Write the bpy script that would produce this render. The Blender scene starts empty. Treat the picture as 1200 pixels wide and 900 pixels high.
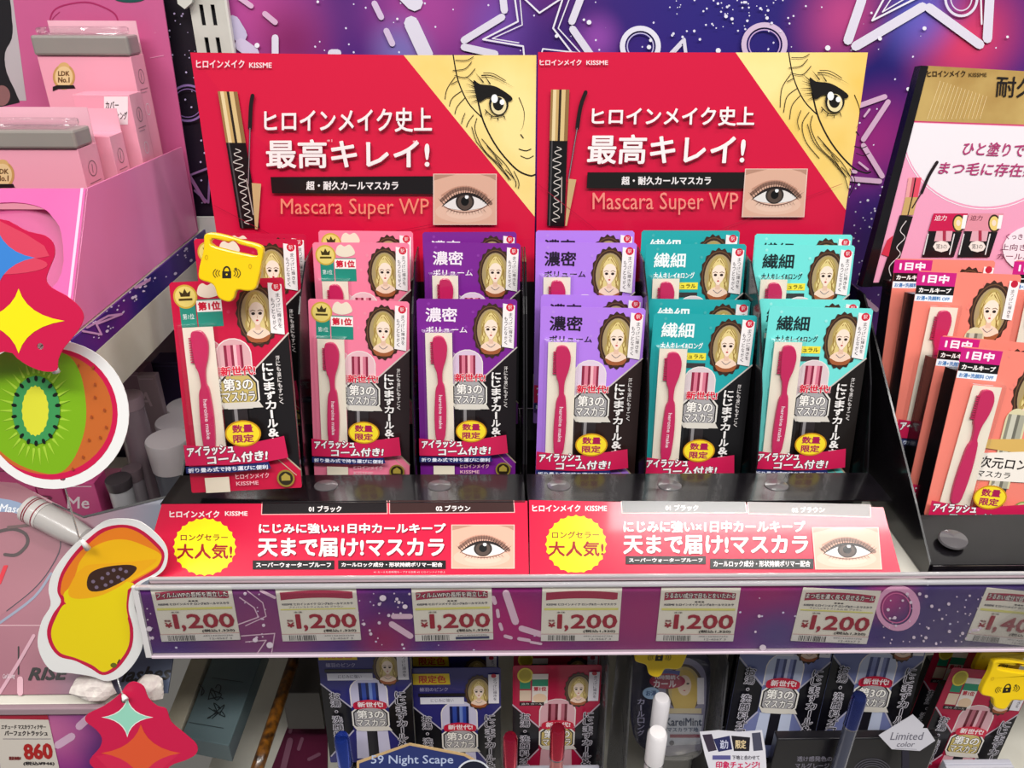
import bpy, bmesh, math, random
import numpy as np
from mathutils import Matrix, Vector
from mathutils.geometry import tessellate_polygon
random.seed(7)
C = bpy.context.scene.collection
R = math.radians
# ---------------------------------------------------------------- camera
PITCH, YAW, ROLL, FPX = R(27.29), R(1.009), R(.3237), 905.
CAM = np.array([-.0018, -.4055, .4251])
FW = np.array([math.sin(YAW)*math.cos(PITCH), math.cos(YAW)*math.cos(PITCH), -math.sin(PITCH)])
_rt = np.array([math.cos(YAW), -math.sin(YAW), 0.]); _up = np.cross(_rt, FW)
RT = math.cos(ROLL)*_rt + math.sin(ROLL)*_up
UP = -math.sin(ROLL)*_rt + math.cos(ROLL)*_up
cd = bpy.data.cameras.new('camera'); cam = bpy.data.objects.new('camera', cd); C.objects.link(cam)
cam.matrix_world = Matrix(((RT[0], UP[0], -FW[0], CAM[0]), (RT[1], UP[1], -FW[1], CAM[1]), (RT[2], UP[2], -FW[2], CAM[2]), (0, 0, 0, 1)))
cd.sensor_width = 36; cd.lens = FPX/1200*36; cd.clip_start = .01; cd.clip_end = 50
sc = bpy.context.scene; sc.camera = cam
# ---------------------------------------------------------------- world, lamps, exposure
w = bpy.data.worlds.new('shop_light'); sc.world = w; w.use_nodes = True
bg = w.node_tree.nodes['Background']; bg.inputs[0].default_value = (.93, .95, 1, 1); bg.inputs[1].default_value = .12
def area(loc, aim, sx, sy, power, col=(1, .97, .93)):
    l = bpy.data.lights.new('ceiling_or_fill_lamp', 'AREA'); l.shape = 'RECTANGLE'; l.size = sx; l.size_y = sy; l.energy = power; l.color = col
    o = bpy.data.objects.new('ceiling_or_fill_lamp', l); C.objects.link(o); o.location = loc
    o.rotation_euler = (Vector(aim)-Vector(loc)).to_track_quat('-Z', 'Y').to_euler(); return o
area((.85, -.30, 2.0), (.85, -.3, 0), 1.0, .10, 6)
area((-1.2, -.75, 2.0), (-1.2, -.75, 0), 1.3, .16, 6)
area((.1, -1.10, 1.9), (.1, -.2, .2), 2.6, .3, 35)
area((1.9, -.75, 1.7), (-.2, 0, .2), .3, 1.4, 9)  # added fill lamp out of view, brightens the right-facing tray sides
sc.view_settings.view_transform = 'Standard'; sc.view_settings.look = 'None'
sc.view_settings.gamma = 1; sc.view_settings.use_curve_mapping = False
sc.view_settings.exposure = .66
sc.cycles.transparent_max_bounces = 24; sc.cycles.max_bounces = 8
# ---------------------------------------------------------------- helpers: rays from picture points onto real planes
def ray(x, y): return FW + RT*((x-600)/FPX) - UP*((y-450)/FPX)
def onY(x, y, Y): d = ray(x, y); return CAM + d*((Y-CAM[1])/d[1])
def onZ(x, y, Z): d = ray(x, y); return CAM + d*((Z-CAM[2])/d[2])
def onX(x, y, X): d = ray(x, y); return CAM + d*((X-CAM[0])/d[0])
class Frame:
    "a plane in the room: origin, x along, y up, z towards the viewer"
    def __init__(s, o, lean=0., yaw=0., roll=0.):
        l, a, r = R(lean), R(yaw), R(roll)
        M = Matrix.Rotation(a, 3, 'Z') @ Matrix(((1, 0, 0), (0, math.sin(l), -math.cos(l)), (0, math.cos(l), math.sin(l)))) @ Matrix.Rotation(r, 3, 'Z')
        s.M = np.array(M); s.o = np.array(o, float)
    def matrix(s):
        m = np.eye(4); m[:3, :3] = s.M; m[:3, 3] = s.o; return Matrix(m.tolist())
    def px(s, P, z=0.):
        P = np.atleast_2d(np.array(P, float)); n = s.M[:, 2]; o = s.o + n*z
        D = FW[None] + RT[None]*((P[:, :1]-600)/FPX) - UP[None]*((P[:, 1:2]-450)/FPX)
        t = ((o-CAM)@n)/(D@n); W = CAM + D*t[:, None] - s.o
        return np.stack([W@s.M[:, 0], W@s.M[:, 1]], -1)
    def moved(s, x=0, y=0, z=0):
        f = Frame((0, 0, 0)); f.M = s.M; f.o = s.o + s.M@np.array([x, y, z]); return f
# ---------------------------------------------------------------- materials
_M = {}
def lin(h):
    h = h.lstrip('#'); v = [int(h[i:i+2], 16)/255 for i in (0, 2, 4)]
    return tuple((c/12.92 if c <= .04045 else ((c+.055)/1.055)**2.4) for c in v)
def mat(h, rough=.45, metal=0., spec=.5, coat=0.):
    k = (h, rough, metal, spec, coat)
    if k in _M: return _M[k]
    m = bpy.data.materials.new('surface_'+h.lstrip('#')); m.use_nodes = True; b = m.node_tree.nodes['Principled BSDF']
    b.inputs['Base Color'].default_value = (*lin(h), 1); b.inputs['Roughness'].default_value = rough
    b.inputs['Metallic'].default_value = metal; b.inputs['Specular IOR Level'].default_value = spec; b.inputs['Coat Weight'].default_value = coat
    b.inputs['Coat Roughness'].default_value = .06
    _M[k] = m; return m
def grain(h1, h2, scale, rough=.45, metal=0., bump=0., coat=0.):
    "procedural two tone surface with fine relief"
    k = ('g', h1, h2, scale, rough, metal, bump, coat)
    if k in _M: return _M[k]
    m = bpy.data.materials.new('grained_'+h1.lstrip('#')); m.use_nodes = True; t = m.node_tree; b = t.nodes['Principled BSDF']
    c = t.nodes.new('ShaderNodeTexCoord'); n = t.nodes.new('ShaderNodeTexNoise'); n.inputs['Scale'].default_value = scale; n.inputs['Detail'].default_value = 4
    r = t.nodes.new('ShaderNodeValToRGB'); r.color_ramp.elements[0].position = .35; r.color_ramp.elements[1].position = .65
    r.color_ramp.elements[0].color = (*lin(h1), 1); r.color_ramp.elements[1].color = (*lin(h2), 1)
    t.links.new(c.outputs['Object'], n.inputs['Vector']); t.links.new(n.outputs['Fac'], r.inputs[0]); t.links.new(r.outputs[0], b.inputs['Base Color'])
    b.inputs['Roughness'].default_value = rough; b.inputs['Metallic'].default_value = metal; b.inputs['Coat Weight'].default_value = coat; b.inputs['Coat Roughness'].default_value = .08
    if bump:
        u = t.nodes.new('ShaderNodeBump'); u.inputs['Strength'].default_value = bump; u.inputs['Distance'].default_value = .001
        t.links.new(n.outputs['Fac'], u.inputs['Height']); t.links.new(u.outputs[0], b.inputs['Normal'])
    _M[k] = m; return m
def clear(name='clear_plastic', tint='#FFFFFF', gloss=.12, rough=.06, fog=0.):
    k = ('c', name, tint, gloss, fog)
    if k in _M: return _M[k]
    m = bpy.data.materials.new(name); m.use_nodes = True; t = m.node_tree; t.nodes.clear()
    o = t.nodes.new('ShaderNodeOutputMaterial'); a = t.nodes.new('ShaderNodeBsdfTransparent'); g = t.nodes.new('ShaderNodeBsdfGlossy')
    a.inputs[0].default_value = (*lin(tint), 1); g.inputs['Roughness'].default_value = rough
    nz = t.nodes.new('ShaderNodeTexNoise'); nz.inputs['Scale'].default_value = 60; nz.inputs['Detail'].default_value = 1; bu = t.nodes.new('ShaderNodeBump'); bu.inputs['Strength'].default_value = .5; bu.inputs['Distance'].default_value = .002
    co = t.nodes.new('ShaderNodeTexCoord'); t.links.new(co.outputs['Object'], nz.inputs['Vector']); t.links.new(nz.outputs['Fac'], bu.inputs['Height']); t.links.new(bu.outputs[0], g.inputs['Normal'])
    lw = t.nodes.new('ShaderNodeLayerWeight'); lw.inputs[0].default_value = .25
    ma = t.nodes.new('ShaderNodeMath'); ma.operation = 'MULTIPLY_ADD'; ma.inputs[1].default_value = .5; ma.inputs[2].default_value = gloss; ma.use_clamp = True
    mx = t.nodes.new('ShaderNodeMixShader'); t.links.new(lw.outputs['Fresnel'], ma.inputs[0]); t.links.new(ma.outputs[0], mx.inputs[0])
    base = a
    if fog:
        d = t.nodes.new('ShaderNodeBsdfDiffuse'); d.inputs[0].default_value = (.85, .85, .87, 1)
        m2 = t.nodes.new('ShaderNodeMixShader'); m2.inputs[0].default_value = fog
        t.links.new(a.outputs[0], m2.inputs[1]); t.links.new(d.outputs[0], m2.inputs[2]); base = m2
    t.links.new(base.outputs[0], mx.inputs[1]); t.links.new(g.outputs[0], mx.inputs[2]); t.links.new(mx.outputs[0], o.inputs[0])
    _M[k] = m; return m
def galaxy(name, dark=1., spots=(), scale=3.5):
    "printed night-sky pattern: navy to magenta clouds with tiny stars"
    m = bpy.data.materials.new(name); m.use_nodes = True; t = m.node_tree; b = t.nodes['Principled BSDF']
    c = t.nodes.new('ShaderNodeTexCoord'); n = t.nodes.new('ShaderNodeTexNoise'); n.inputs['Scale'].default_value = scale; n.inputs['Detail'].default_value = 2.5
    r = t.nodes.new('ShaderNodeValToRGB'); e = r.color_ramp.elements
    e[0].position = .36; e[0].color = (*lin('#241C6E'), 1); e[1].position = .72; e[1].color = (*lin('#A03088'), 1)
    x = e.new(.5); x.color = (*lin('#45227A'), 1); x = e.new(.6); x.color = (*lin('#6B2482'), 1)
    t.links.new(c.outputs['Object'], n.inputs['Vector']); t.links.new(n.outputs['Fac'], r.inputs[0]); last = r.outputs[0]
    for (px_, py_, rad, col, amt) in spots:
        v = t.nodes.new('ShaderNodeVectorMath'); v.operation = 'DISTANCE'; v.inputs[1].default_value = (px_, py_, 0)
        t.links.new(c.outputs['Object'], v.inputs[0])
        mr = t.nodes.new('ShaderNodeMapRange'); mr.interpolation_type = 'SMOOTHSTEP'; mr.inputs['From Min'].default_value = rad; mr.inputs['From Max'].default_value = 0; mr.inputs['To Max'].default_value = amt
        t.links.new(v.outputs['Value'], mr.inputs['Value'])
        mx = t.nodes.new('ShaderNodeMix'); mx.data_type = 'RGBA'; mx.inputs[7].default_value = (*lin(col), 1)
        t.links.new(mr.outputs[0], mx.inputs[0]); t.links.new(last, mx.inputs[6]); last = mx.outputs[2]
    vo = t.nodes.new('ShaderNodeTexVoronoi'); vo.inputs['Scale'].default_value = 85; t.links.new(c.outputs['Object'], vo.inputs['Vector'])
    lt = t.nodes.new('ShaderNodeMath'); lt.operation = 'LESS_THAN'; lt.inputs[1].default_value = .075; t.links.new(vo.outputs['Distance'], lt.inputs[0])
    mx = t.nodes.new('ShaderNodeMix'); mx.data_type = 'RGBA'; mx.inputs[7].default_value = (.8, .75, .95, 1)
    t.links.new(lt.outputs[0], mx.inputs[0]); t.links.new(last, mx.inputs[6]); t.links.new(mx.outputs[2], b.inputs['Base Color'])
    b.inputs['Roughness'].default_value = .4
    return m
# ---------------------------------------------------------------- objects
def link(name, me, parent=None, matrix=None, label=None):
    o = bpy.data.objects.new(name, me); C.objects.link(o)
    if parent is not None: o.parent = parent
    if matrix is not None: o.matrix_local = matrix
    if label: o['label'] = label
    return o
def thing(name, fr, label, cat, group=None):
    o = bpy.data.objects.new(name, None); C.objects.link(o); o.empty_display_size = .01
    o.matrix_world = fr.matrix() if isinstance(fr, Frame) else fr
    o['label'] = label; o['category'] = cat
    if group: o['group'] = group
    return o
def mesh(name, V, F, mats, mi=None, smooth=False):
    me = bpy.data.meshes.new(name); me.from_pydata([tuple(map(float, v)) for v in V], [], F)
    for m in (mats if isinstance(mats, (list, tuple)) else [mats]): me.materials.append(m)
    if mi is not None: me.polygons.foreach_set('material_index', mi)
    if smooth: me.polygons.foreach_set('use_smooth', [True]*len(me.polygons))
    me.update(); return me
def bm_mesh(name, bm, m, smooth=False):
    bmesh.ops.recalc_face_normals(bm, faces=bm.faces)
    me = bpy.data.meshes.new(name); bm.to_mesh(me); bm.free(); me.materials.append(m)
    if smooth: me.polygons.foreach_set('use_smooth', [True]*len(me.polygons))
    return me
def box(name, lo, hi, m, parent=None, bev=0., label=None, matrix=None):
    bm = bmesh.new(); bmesh.ops.create_cube(bm, size=1)
    lo, hi = Vector(lo), Vector(hi)
    for v in bm.verts: v.co = Vector([lo[i]+(hi[i]-lo[i])*(v.co[i]+.5) for i in range(3)])
    if bev: bmesh.ops.bevel(bm, geom=list(bm.edges), offset=bev, segments=2, affect='EDGES', profile=.5)
    return link(name, bm_mesh(name, bm, m), parent, matrix, label)
def slab(name, pts, z0, z1, m, parent=None, holes=(), bev=0., label=None, matrix=None):
    "extruded outline (pts in local x,y) between z0 and z1, with optional holes"
    loops = [[Vector((p[0], p[1], 0)) for p in L] for L in [pts]+list(holes)]
    flat = [v for L in loops for v in L]; tris = tessellate_polygon(loops); n = len(flat)
    V = [(v.x, v.y, z0) for v in flat] + [(v.x, v.y, z1) for v in flat]; F = []
    for a, b, c in tris: F += [(a, b, c), (a+n, b+n, c+n)]
    k = 0
    for L in loops:
        for i in range(len(L)):
            j = (i+1) % len(L); F.append((k+i, k+j, k+j+n, k+i+n))
        k += len(L)
    bm = bmesh.new(); vs = [bm.verts.new(v) for v in V]
    for f in F:
        try: bm.faces.new([vs[i] for i in f])
        except ValueError: pass
    bmesh.ops.recalc_face_normals(bm, faces=bm.faces)
    if bev:
        ed = [e for e in bm.edges if abs(e.verts[0].co.z-z1) < 1e-7 and abs(e.verts[1].co.z-z1) < 1e-7 and len(e.link_faces) == 2 and abs(e.link_faces[0].normal.z-e.link_faces[1].normal.z) > .5]
        bmesh.ops.bevel(bm, geom=ed, offset=bev, segments=2, affect='EDGES', profile=.5)
    return link(name, bm_mesh(name, bm, m), parent, matrix, label)
def lathe(name, prof, m, parent=None, matrix=None, seg=28, smooth=True, label=None, flat=1.):
    "turned solid: prof = [(radius, height)...] about local y; flat squashes depth"
    V = []; F = []; n = len(prof)
    for i in range(seg):
        a = 2*math.pi*i/seg
        for r, h in prof: V.append((r*math.cos(a), h, r*math.sin(a)*flat))
    for i in range(seg):
        j = (i+1) % seg
        for k in range(n-1): F.append((i*n+k, j*n+k, j*n+k+1, i*n+k+1))
    V.append((0, prof[0][1], 0)); V.append((0, prof[-1][1], 0)); a, b = len(V)-2, len(V)-1
    for i in range(seg):
        j = (i+1) % seg; F.append((a, j*n, i*n)); F.append((b, i*n+n-1, j*n+n-1))
    me = mesh(name, V, F, m)
    bm = bmesh.new(); bm.from_mesh(me); bmesh.ops.remove_doubles(bm, verts=bm.verts, dist=1e-6); bmesh.ops.recalc_face_normals(bm, faces=bm.faces)
    bm.to_mesh(me); bm.free()
    if smooth:
        me.polygons.foreach_set('use_smooth', [True]*len(me.polygons)); me.set_sharp_from_angle(angle=R(38))
    return link(name, me, parent, matrix, label)
def tube(name, path, r, m, parent=None, seg=8, label=None, matrix=None):
    P = [Vector(p) for p in path]; V = []; F = []
    rs = r if isinstance(r, (list, tuple)) else [r]*len(P)
    up = Vector((.13, .2, .97))
    for i, p in enumerate(P):
        d = (P[min(i+1, len(P)-1)]-P[max(i-1, 0)]).normalized(); a = d.cross(up).normalized(); b = d.cross(a)
        for k in range(seg):
            t = 2*math.pi*k/seg; V.append(p+(a*math.cos(t)+b*math.sin(t))*rs[i])
    for i in range(len(P)-1):
        for k in range(seg): F.append((i*seg+k, i*seg+(k+1) % seg, (i+1)*seg+(k+1) % seg, (i+1)*seg+k))
    F.append(tuple(range(seg))[::-1]); F.append(tuple((len(P)-1)*seg+k for k in range(seg)))
    return link(name, mesh(name, V, F, m, smooth=True), parent, matrix, label)
def poly3(name, pts, m, parent=None, thick=.001, label=None, matrix=None):
    "thin plate on any plane given by 3-D corners"
    P = [Vector(p) for p in pts]; n = (P[1]-P[0]).cross(P[2]-P[0]).normalized()*thick/2; k = len(P)
    V = [p-n for p in P]+[p+n for p in P]; F = [tuple(range(k))[::-1], tuple(range(k, 2*k))]
    F += [(i, (i+1) % k, (i+1) % k+k, i+k) for i in range(k)]
    me = mesh(name, V, F, m); bm = bmesh.new(); bm.from_mesh(me); bmesh.ops.recalc_face_normals(bm, faces=bm.faces); bm.to_mesh(me); bm.free()
    return link(name, me, parent, matrix, label)
def smooth_pts(P, n=4, closed=True):
    P = np.array(P, float); N = len(P); out = []
    for i in range(N if closed else N-1):
        g = (lambda k: P[k % N]) if closed else (lambda k: P[min(max(k, 0), N-1)])
        p0, p1, p2, p3 = g(i-1), g(i), g(i+1), g(i+2)
        for t in np.arange(n)/n:
            out.append(.5*((2*p1)+(-p0+p2)*t+(2*p0-5*p1+4*p2-p3)*t*t+(-p0+3*p1-3*p2+p3)*t**3))
    if not closed: out.append(P[-1])
    return np.array(out)
def ell(cx, cy, rx, ry, n=28, a0=0, a1=360, rot=0):
    t = np.radians(np.linspace(a0, a1, n, endpoint=(a1-a0) < 360)); x, y = rx*np.cos(t), ry*np.sin(t); r = math.radians(rot)
    return np.stack([cx+x*math.cos(r)-y*math.sin(r), cy+x*math.sin(r)+y*math.cos(r)], -1)
# ---------------------------------------------------------------- flat print: polygons and lettering lying on a face
_T = {}
def glyphs(s, shear=0.):
    k = (s, shear)
    if k in _T: return _T[k]
    c = bpy.data.curves.new('lettering', 'FONT'); c.body = s; c.shear = shear; c.resolution_u = 2; c.fill_mode = 'FRONT'
    if '\n' in s: c.space_line = .95; c.align_x = 'CENTER'
    o = bpy.data.objects.new('lettering', c); C.objects.link(o); bpy.context.view_layer.update()
    me = bpy.data.meshes.new_from_object(o.evaluated_get(bpy.context.evaluated_depsgraph_get()))
    me.calc_loop_triangles(); V = np.array([v.co[:2] for v in me.vertices]); T = np.array([t.vertices[:] for t in me.loop_triangles])
    lo, hi = V.min(0), V.max(0); V = (V-lo)/np.maximum(hi-lo, 1e-6); V[:, 1] = 1-V[:, 1]
    bpy.data.objects.remove(o); bpy.data.curves.remove(c); bpy.data.meshes.remove(me)
    _T[k] = (V, T); return _T[k]
class Art:
    def __init__(s, mapping, rough=.42, step=.000012, coat=0.):
        s.map = mapping; s.V = []; s.F = []; s.mi = []; s.mats = []; s.n = 0; s.z = .0001; s.step = step; s.rough = rough; s.coat = coat
    def _m(s, col):
        m = mat(col, s.rough, coat=s.coat) if isinstance(col, str) else col
        if m not in s.mats: s.mats.append(m)
        return s.mats.index(m)
    def add(s, P, T, col, dz=None):
        L = s.map(np.array(P, float)); i = s._m(col); s.z += s.step
        # every triangle faces the viewer
        A, B, D = L[T[:, 0]], L[T[:, 1]], L[T[:, 2]]
        cr = (B[:, 0]-A[:, 0])*(D[:, 1]-A[:, 1])-(B[:, 1]-A[:, 1])*(D[:, 0]-A[:, 0]); T = T.copy(); fl = cr < 0; T[fl] = T[fl][:, ::-1]
        keep = np.abs(cr) > 1e-13; T = T[keep]
        s.V.append(np.column_stack([L, np.full(len(L), s.z) if dz is None else s.z+np.array(dz)])); s.F.append(T+s.n); s.mi += [i]*len(T); s.n += len(L)
        if dz is not None: s.z += max(dz)
    def poly(s, P, col, holes=()):
        loops = [[Vector((float(p[0]), float(p[1]), 0)) for p in L] for L in [P]+list(holes)]
        T = tessellate_polygon(loops)
        if not T: return
        s.add([v[:2] for L in loops for v in L], np.array(T), col)
    def rect(s, x0, y0, x1, y1, col): s.poly([(x0, y0), (x1, y0), (x1, y1), (x0, y1)], col)
    def ring(s, cx, cy, rx, ry, w, col, n=36): s.poly(ell(cx, cy, rx, ry, n), col, [ell(cx, cy, rx-w, ry-w, n)])
    def line(s, P, w, col, closed=False, taper=False, cap=True):
        P = np.array(P, float); N = len(P)
        if closed: P = np.vstack([P, P[:1]]); N += 1
        V = []; T = []; Z = []; e = 0
        for i in range(N-1):
            d = P[i+1]-P[i]; L = np.hypot(*d)
            if L < 1e-9: continue
            d = d/L; nn = np.array([-d[1], d[0]])/2
            w0 = w*(1-i/(N-1)) if taper else w; w1 = w*(1-(i+1)/(N-1)) if taper else w
            k = len(V); V += [P[i]+nn*w0, P[i]-nn*w0, P[i+1]-nn*w1, P[i+1]+nn*w1]; T += [(k, k+1, k+2), (k, k+2, k+3)]; e += 1; Z += [e*1.5e-6]*4
            if cap:
                for (c, ww) in ((P[i], w0), (P[i+1], w1)):
                    if ww < 1e-6: continue
                    k = len(V); V += list(ell(c[0], c[1], ww/2, ww/2, 8)); T += [(k, k+a, k+a+1) for a in range(1, 7)]; e += 1; Z += [e*1.5e-6]*8
        if T: s.add(V, np.array(T), col, Z)
    def text(s, st, x0, y0, x1, y1, col, bold=0., shear=0., quad=None):
        V, T = glyphs(st, shear)
        if quad is None: quad = [(x0, y0), (x1, y0), (x1, y1), (x0, y1)]
        q = np.array(quad, float); u, v = V[:, :1], V[:, 1:]
        P = (q[0]*(1-u)+q[1]*u)*(1-v)+(q[3]*(1-u)+q[2]*u)*v
        if bold:
            for a in range(6): s.add(P+np.array([math.cos(a*1.0472), math.sin(a*1.0472)])*bold, T, col)
            s.z -= s.step*4
        else: s.add(P, T, col)
    def otext(s, st, x0, y0, x1, y1, col, out, ow, bold=0., shear=0., quad=None):
        s.text(st, x0, y0, x1, y1, out, ow, shear, quad); s.z += s.step*5; s.text(st, x0, y0, x1, y1, col, bold, shear, quad); s.z += s.step*3
    def vtext(s, st, x0, y0, x1, y1, col, bold=0., out=None, ow=0, slant=0.):
        n = len(st); h = (y1-y0)/n
        for i, ch in enumerate(st):
            if ch == ' ': continue
            a, b = y0+h*i+h*.08, y0+h*(i+1)-h*.08
            xa, xb = x0, x1
            if ch == 'ー': ch = '|'; xa, xb = x0+(x1-x0)*.42, x0+(x1-x0)*.58
            if ch in '・': xa, xb, a, b = x0+(x1-x0)*.4, x0+(x1-x0)*.6, a+h*.3, b-h*.3
            dx = slant*(i/n)
            if out: s.otext(ch, xa+dx, a, xb+dx, b, col, out, ow, bold)
            else: s.text(ch, xa+dx, a, xb+dx, b, col, bold)
    def build(s, name, parent, z=0., matrix=None, label=None):
        V = np.vstack(s.V); V[:, 2] += z; F = [tuple(map(int, f)) for f in np.vstack(s.F)]
        return link(name, mesh(name, V, F, s.mats, s.mi), parent, matrix, label)
def star4(cx, cy, rx, ry, k=.16, n=6):
    out = []; T = [(cx, cy-ry), (cx+rx, cy), (cx, cy+ry), (cx-rx, cy)]
    for i in range(4):
        a, b = np.array(T[i]), np.array(T[(i+1) % 4]); c = np.array([cx, cy])+((a+b)/2-np.array([cx, cy]))*k*2
        for t in np.arange(n)/n: out.append((1-t)**2*a+2*t*(1-t)*c+t*t*b)
    return np.array(out)
# ================================================================ SETTING
WALLY = .36
fl = box('floor', (-3, -3, -1.32), (3, 1, -1.3), grain('#8E8C88', '#A19E98', 6, .5)); fl['kind'] = 'structure'
spots = []
wf = Frame((0, WALLY, 0))
def sp(x, y, r, col, a):
    q = wf.px((x, y))[0]; spots.append((q[0], q[1], r, col, a))
sp(300, 20, .10, '#C24C98', .9); sp(340, 50, .05, '#7A1450', .7); sp(500, 10, .09, '#B84AA0', .8); sp(590, 30, .05, '#8C60C8', .6)
sp(985, 20, .06, '#E05090', .7); sp(1135, 50, .07, '#E8406C', .9); sp(1080, 20, .05, '#6E6CD8', .7); sp(1025, 165, .07, '#A82C80', .8)
sp(820, 20, .14, '#2A2480', .8); sp(660, 40, .08, '#2C2070', .8); sp(700, 45, .03, '#C060D0', .5); sp(470, 60, .04, '#7A80C8', .7)
wall = box('wall_back', (-3, WALLY+.004, -1.3), (3, WALLY+.05, 1.2), mat('#D9D6D0', .6)); wall['kind'] = 'structure'
gp = thing('backdrop_panel', wf, 'purple and navy galaxy panel with neon stars and rings behind the shelves', 'backdrop')
box('board', (-.85, -.32, -.0035), (.75, .75, 0), galaxy('printed_galaxy', spots=spots), gp)
box('left_bay_shade_sheet', (-.85, -.32, .0003), (-.2725, .75, .0012), grain('#0E0612', '#1E0C26', 8, .5), gp)  # near-black sheet: shade of the left bay painted over the galaxy backdrop
a = Art(lambda P: wf.px(P), .4); a.z = .0014
W_ = '#E6E0F0'; PK = '#DDB4D2'
for p, q, ww, c in [((475, -8), (486, 3), 20, W_), ((482, 27), (500, 66), 17, W_), ((439, 4), (447, 20), 7, '#DCC6E4'), ((453, 36), (460, 51), 7, '#DCC6E4'), ((589, -6), (591, 12), 8.5, W_),
                    ((588, 20), (544, 47), 8.5, W_), ((544, 55), (580, 63), 8.5, W_), ((681, -4), (670, 25), 8.5, W_), ((671, 34), (692, 64), 8.5, W_),
                    ((1009, 0), (993, 47), 11, W_), ((1002, 54), (1080, 8), 11, W_), ((1088, 9), (1147, 52), 11, W_), ((1159, -8), (1156, 45), 11, W_),
                    ((1005, 124), (1036, 113), 6, PK), ((1040, 119), (1011, 163), 6, PK), ((1011, 170), (1033, 206), 6, PK), ((1030, 212), (996, 209), 6, PK),
                    ((281, -3), (295, 7), 6, PK), ((311, 16), (323, 26), 6.5, PK), ((273, 26), (282, 41), 17, '#C9BEDC'), ((283, 52), (297, 62), 15, '#D4C6E2'), ((323, 44), (323, 66), 8, W_), ((389, 62), (396, 62), 9, W_),
                    ((1012, 136), (1018, 128), 2.5, PK), ((1006, 190), (1016, 198), 2.5, PK), ((990, 200), (1002, 201), 4, PK), ((1008, 330), (1034, 322), 9, PK), ((1006, 345), (1026, 362), 6, PK)]:
    a.line([p, q], ww, c)
for L, ww in [([(603, -4), (607, 25), (566, 46), (613, 54), (614, 64)], 2), ([(609, -4), (612, 29), (577, 45), (608, 50)], 1.2), ([(660, -4), (648, 33), (672, 64)], 2), ([(668, -4), (654, 33), (682, 64)], 1.4),
              ([(612, -4), (632, 15), (664, -6)], 2), ([(634, 64), (636, 57), (680, 62)], 1.6), ([(1036, -4), (1021, 24), (1080, -6)], 2.2), ([(1045, -4), (1033, 14), (1060, -2)], 1.4), ([(1148, -4), (1149, 28)], 2)]:
    a.line(L, ww, '#F2EEF8')
a.ring(750, 54, 24, 24, 6, '#EDEAF8'); a.ring(750, 54, 16, 16, 1.4, '#C8C0E8'); a.line([(784, 64), (801, 46), (803, 62)], 4, W_); a.line([(790, 62), (798, 53)], 1.5, W_)
a.ring(895, 52, 27, 26, 6, '#DCC2DE'); a.ring(895, 52, 19, 18, 1.4, '#C8A8D8')
a.ring(1125, -2, 20, 22, 3, W_); a.ring(1125, -2, 13, 15, 1.4, W_)
for cx, cy, r in [(841, 59, 3), (969, 56, 3.2), (1063, 104, 2.2), (1020, 15, 1.4), (1082, 33, 2.4), (1030, 45, 2.4), (1179, 43, 1.6), (690, 26, 2.8), (684, 23, 1.5), (652, 42, 2.2), (466, 22, 1.4), (302, 53, 3), (373, 2, 1.6), (762, 47, 2), (898, 21, 2), (850, 19, 2.2), (857, 22, 2), (760, 55, 2.6)]:
    a.poly(ell(cx, cy, r, r, 10), '#F4F2FC')
rnd = random.Random(5)
for i in range(120):
    cx, cy = (rnd.gauss(850, 45), abs(rnd.gauss(15, 18))) if i < 62 else (rnd.uniform(985, 1050), rnd.uniform(215, 335))
    if cy > 60 and i < 62: continue
    r = rnd.choice([.7, .9, 1.2, 1.6]); a.poly(ell(cx, cy, r, r, 8), '#EDEBFA')
for i in range(60):
    cx, cy = rnd.uniform(196, 246), rnd.uniform(5, 250); r = rnd.choice([.6, .8, 1.2]); a.poly(ell(cx, cy, r, r, 8), '#C8B8E0')
a.ring(222, 120, 22, 22, 2.5, '#8C6CA8'); a.ring(222, 120, 17, 17, 1, '#8C6CA8')
a.line([(215, 190), (242, 235)], 4, '#B070A8'); a.line([(222, 205), (248, 195), (246, 236), (230, 222)], 2.4, '#A070A8')
a.build('neon_print', gp)
# slotted post of the shelving between the two bays
post = thing('slotted_post', Frame((-.257, .352, 0)), 'grey white slotted steel post between the two shelf bays, top left', 'post')
bm = bmesh.new()
def bar(x0, x1, z0, z1):
    g = bmesh.ops.create_cube(bm, size=1)
    for v in g['verts']: v.co = Vector((x0+(x1-x0)*(v.co.x+.5), z0+(z1-z0)*(v.co.y+.5), .0015*(v.co.z+.5)))
for x0, x1 in ((-.0155, -.0073), (-.0037, .0027), (.0063, .0155)): bar(x0, x1, -1.29, .75)
for x0, x1 in ((-.0073, -.0037), (.0027, .0063)):
    for k in range(-64, 14): bar(x0, x1, .3925+k*.0262+.0165, .3925+(k+1)*.0262)
link('upright', bm_mesh('upright', bm, grain('#C4C2B8', '#CFCDC4', 40, .35)), post)
box('upright_side', (.0155, -1.29, -.004), (.0175, .75, .0015), mat('#DAD8D0', .4), post)
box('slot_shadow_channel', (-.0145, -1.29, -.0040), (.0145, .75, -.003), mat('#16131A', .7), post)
hk = slab('bracket_hook', wf.px([(214, -10), (236, -10), (232, 3), (224, 10), (216, 4)])+np.array([.257, 0]), .002, .008, mat('#D2D0C8', .4), post)
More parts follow.
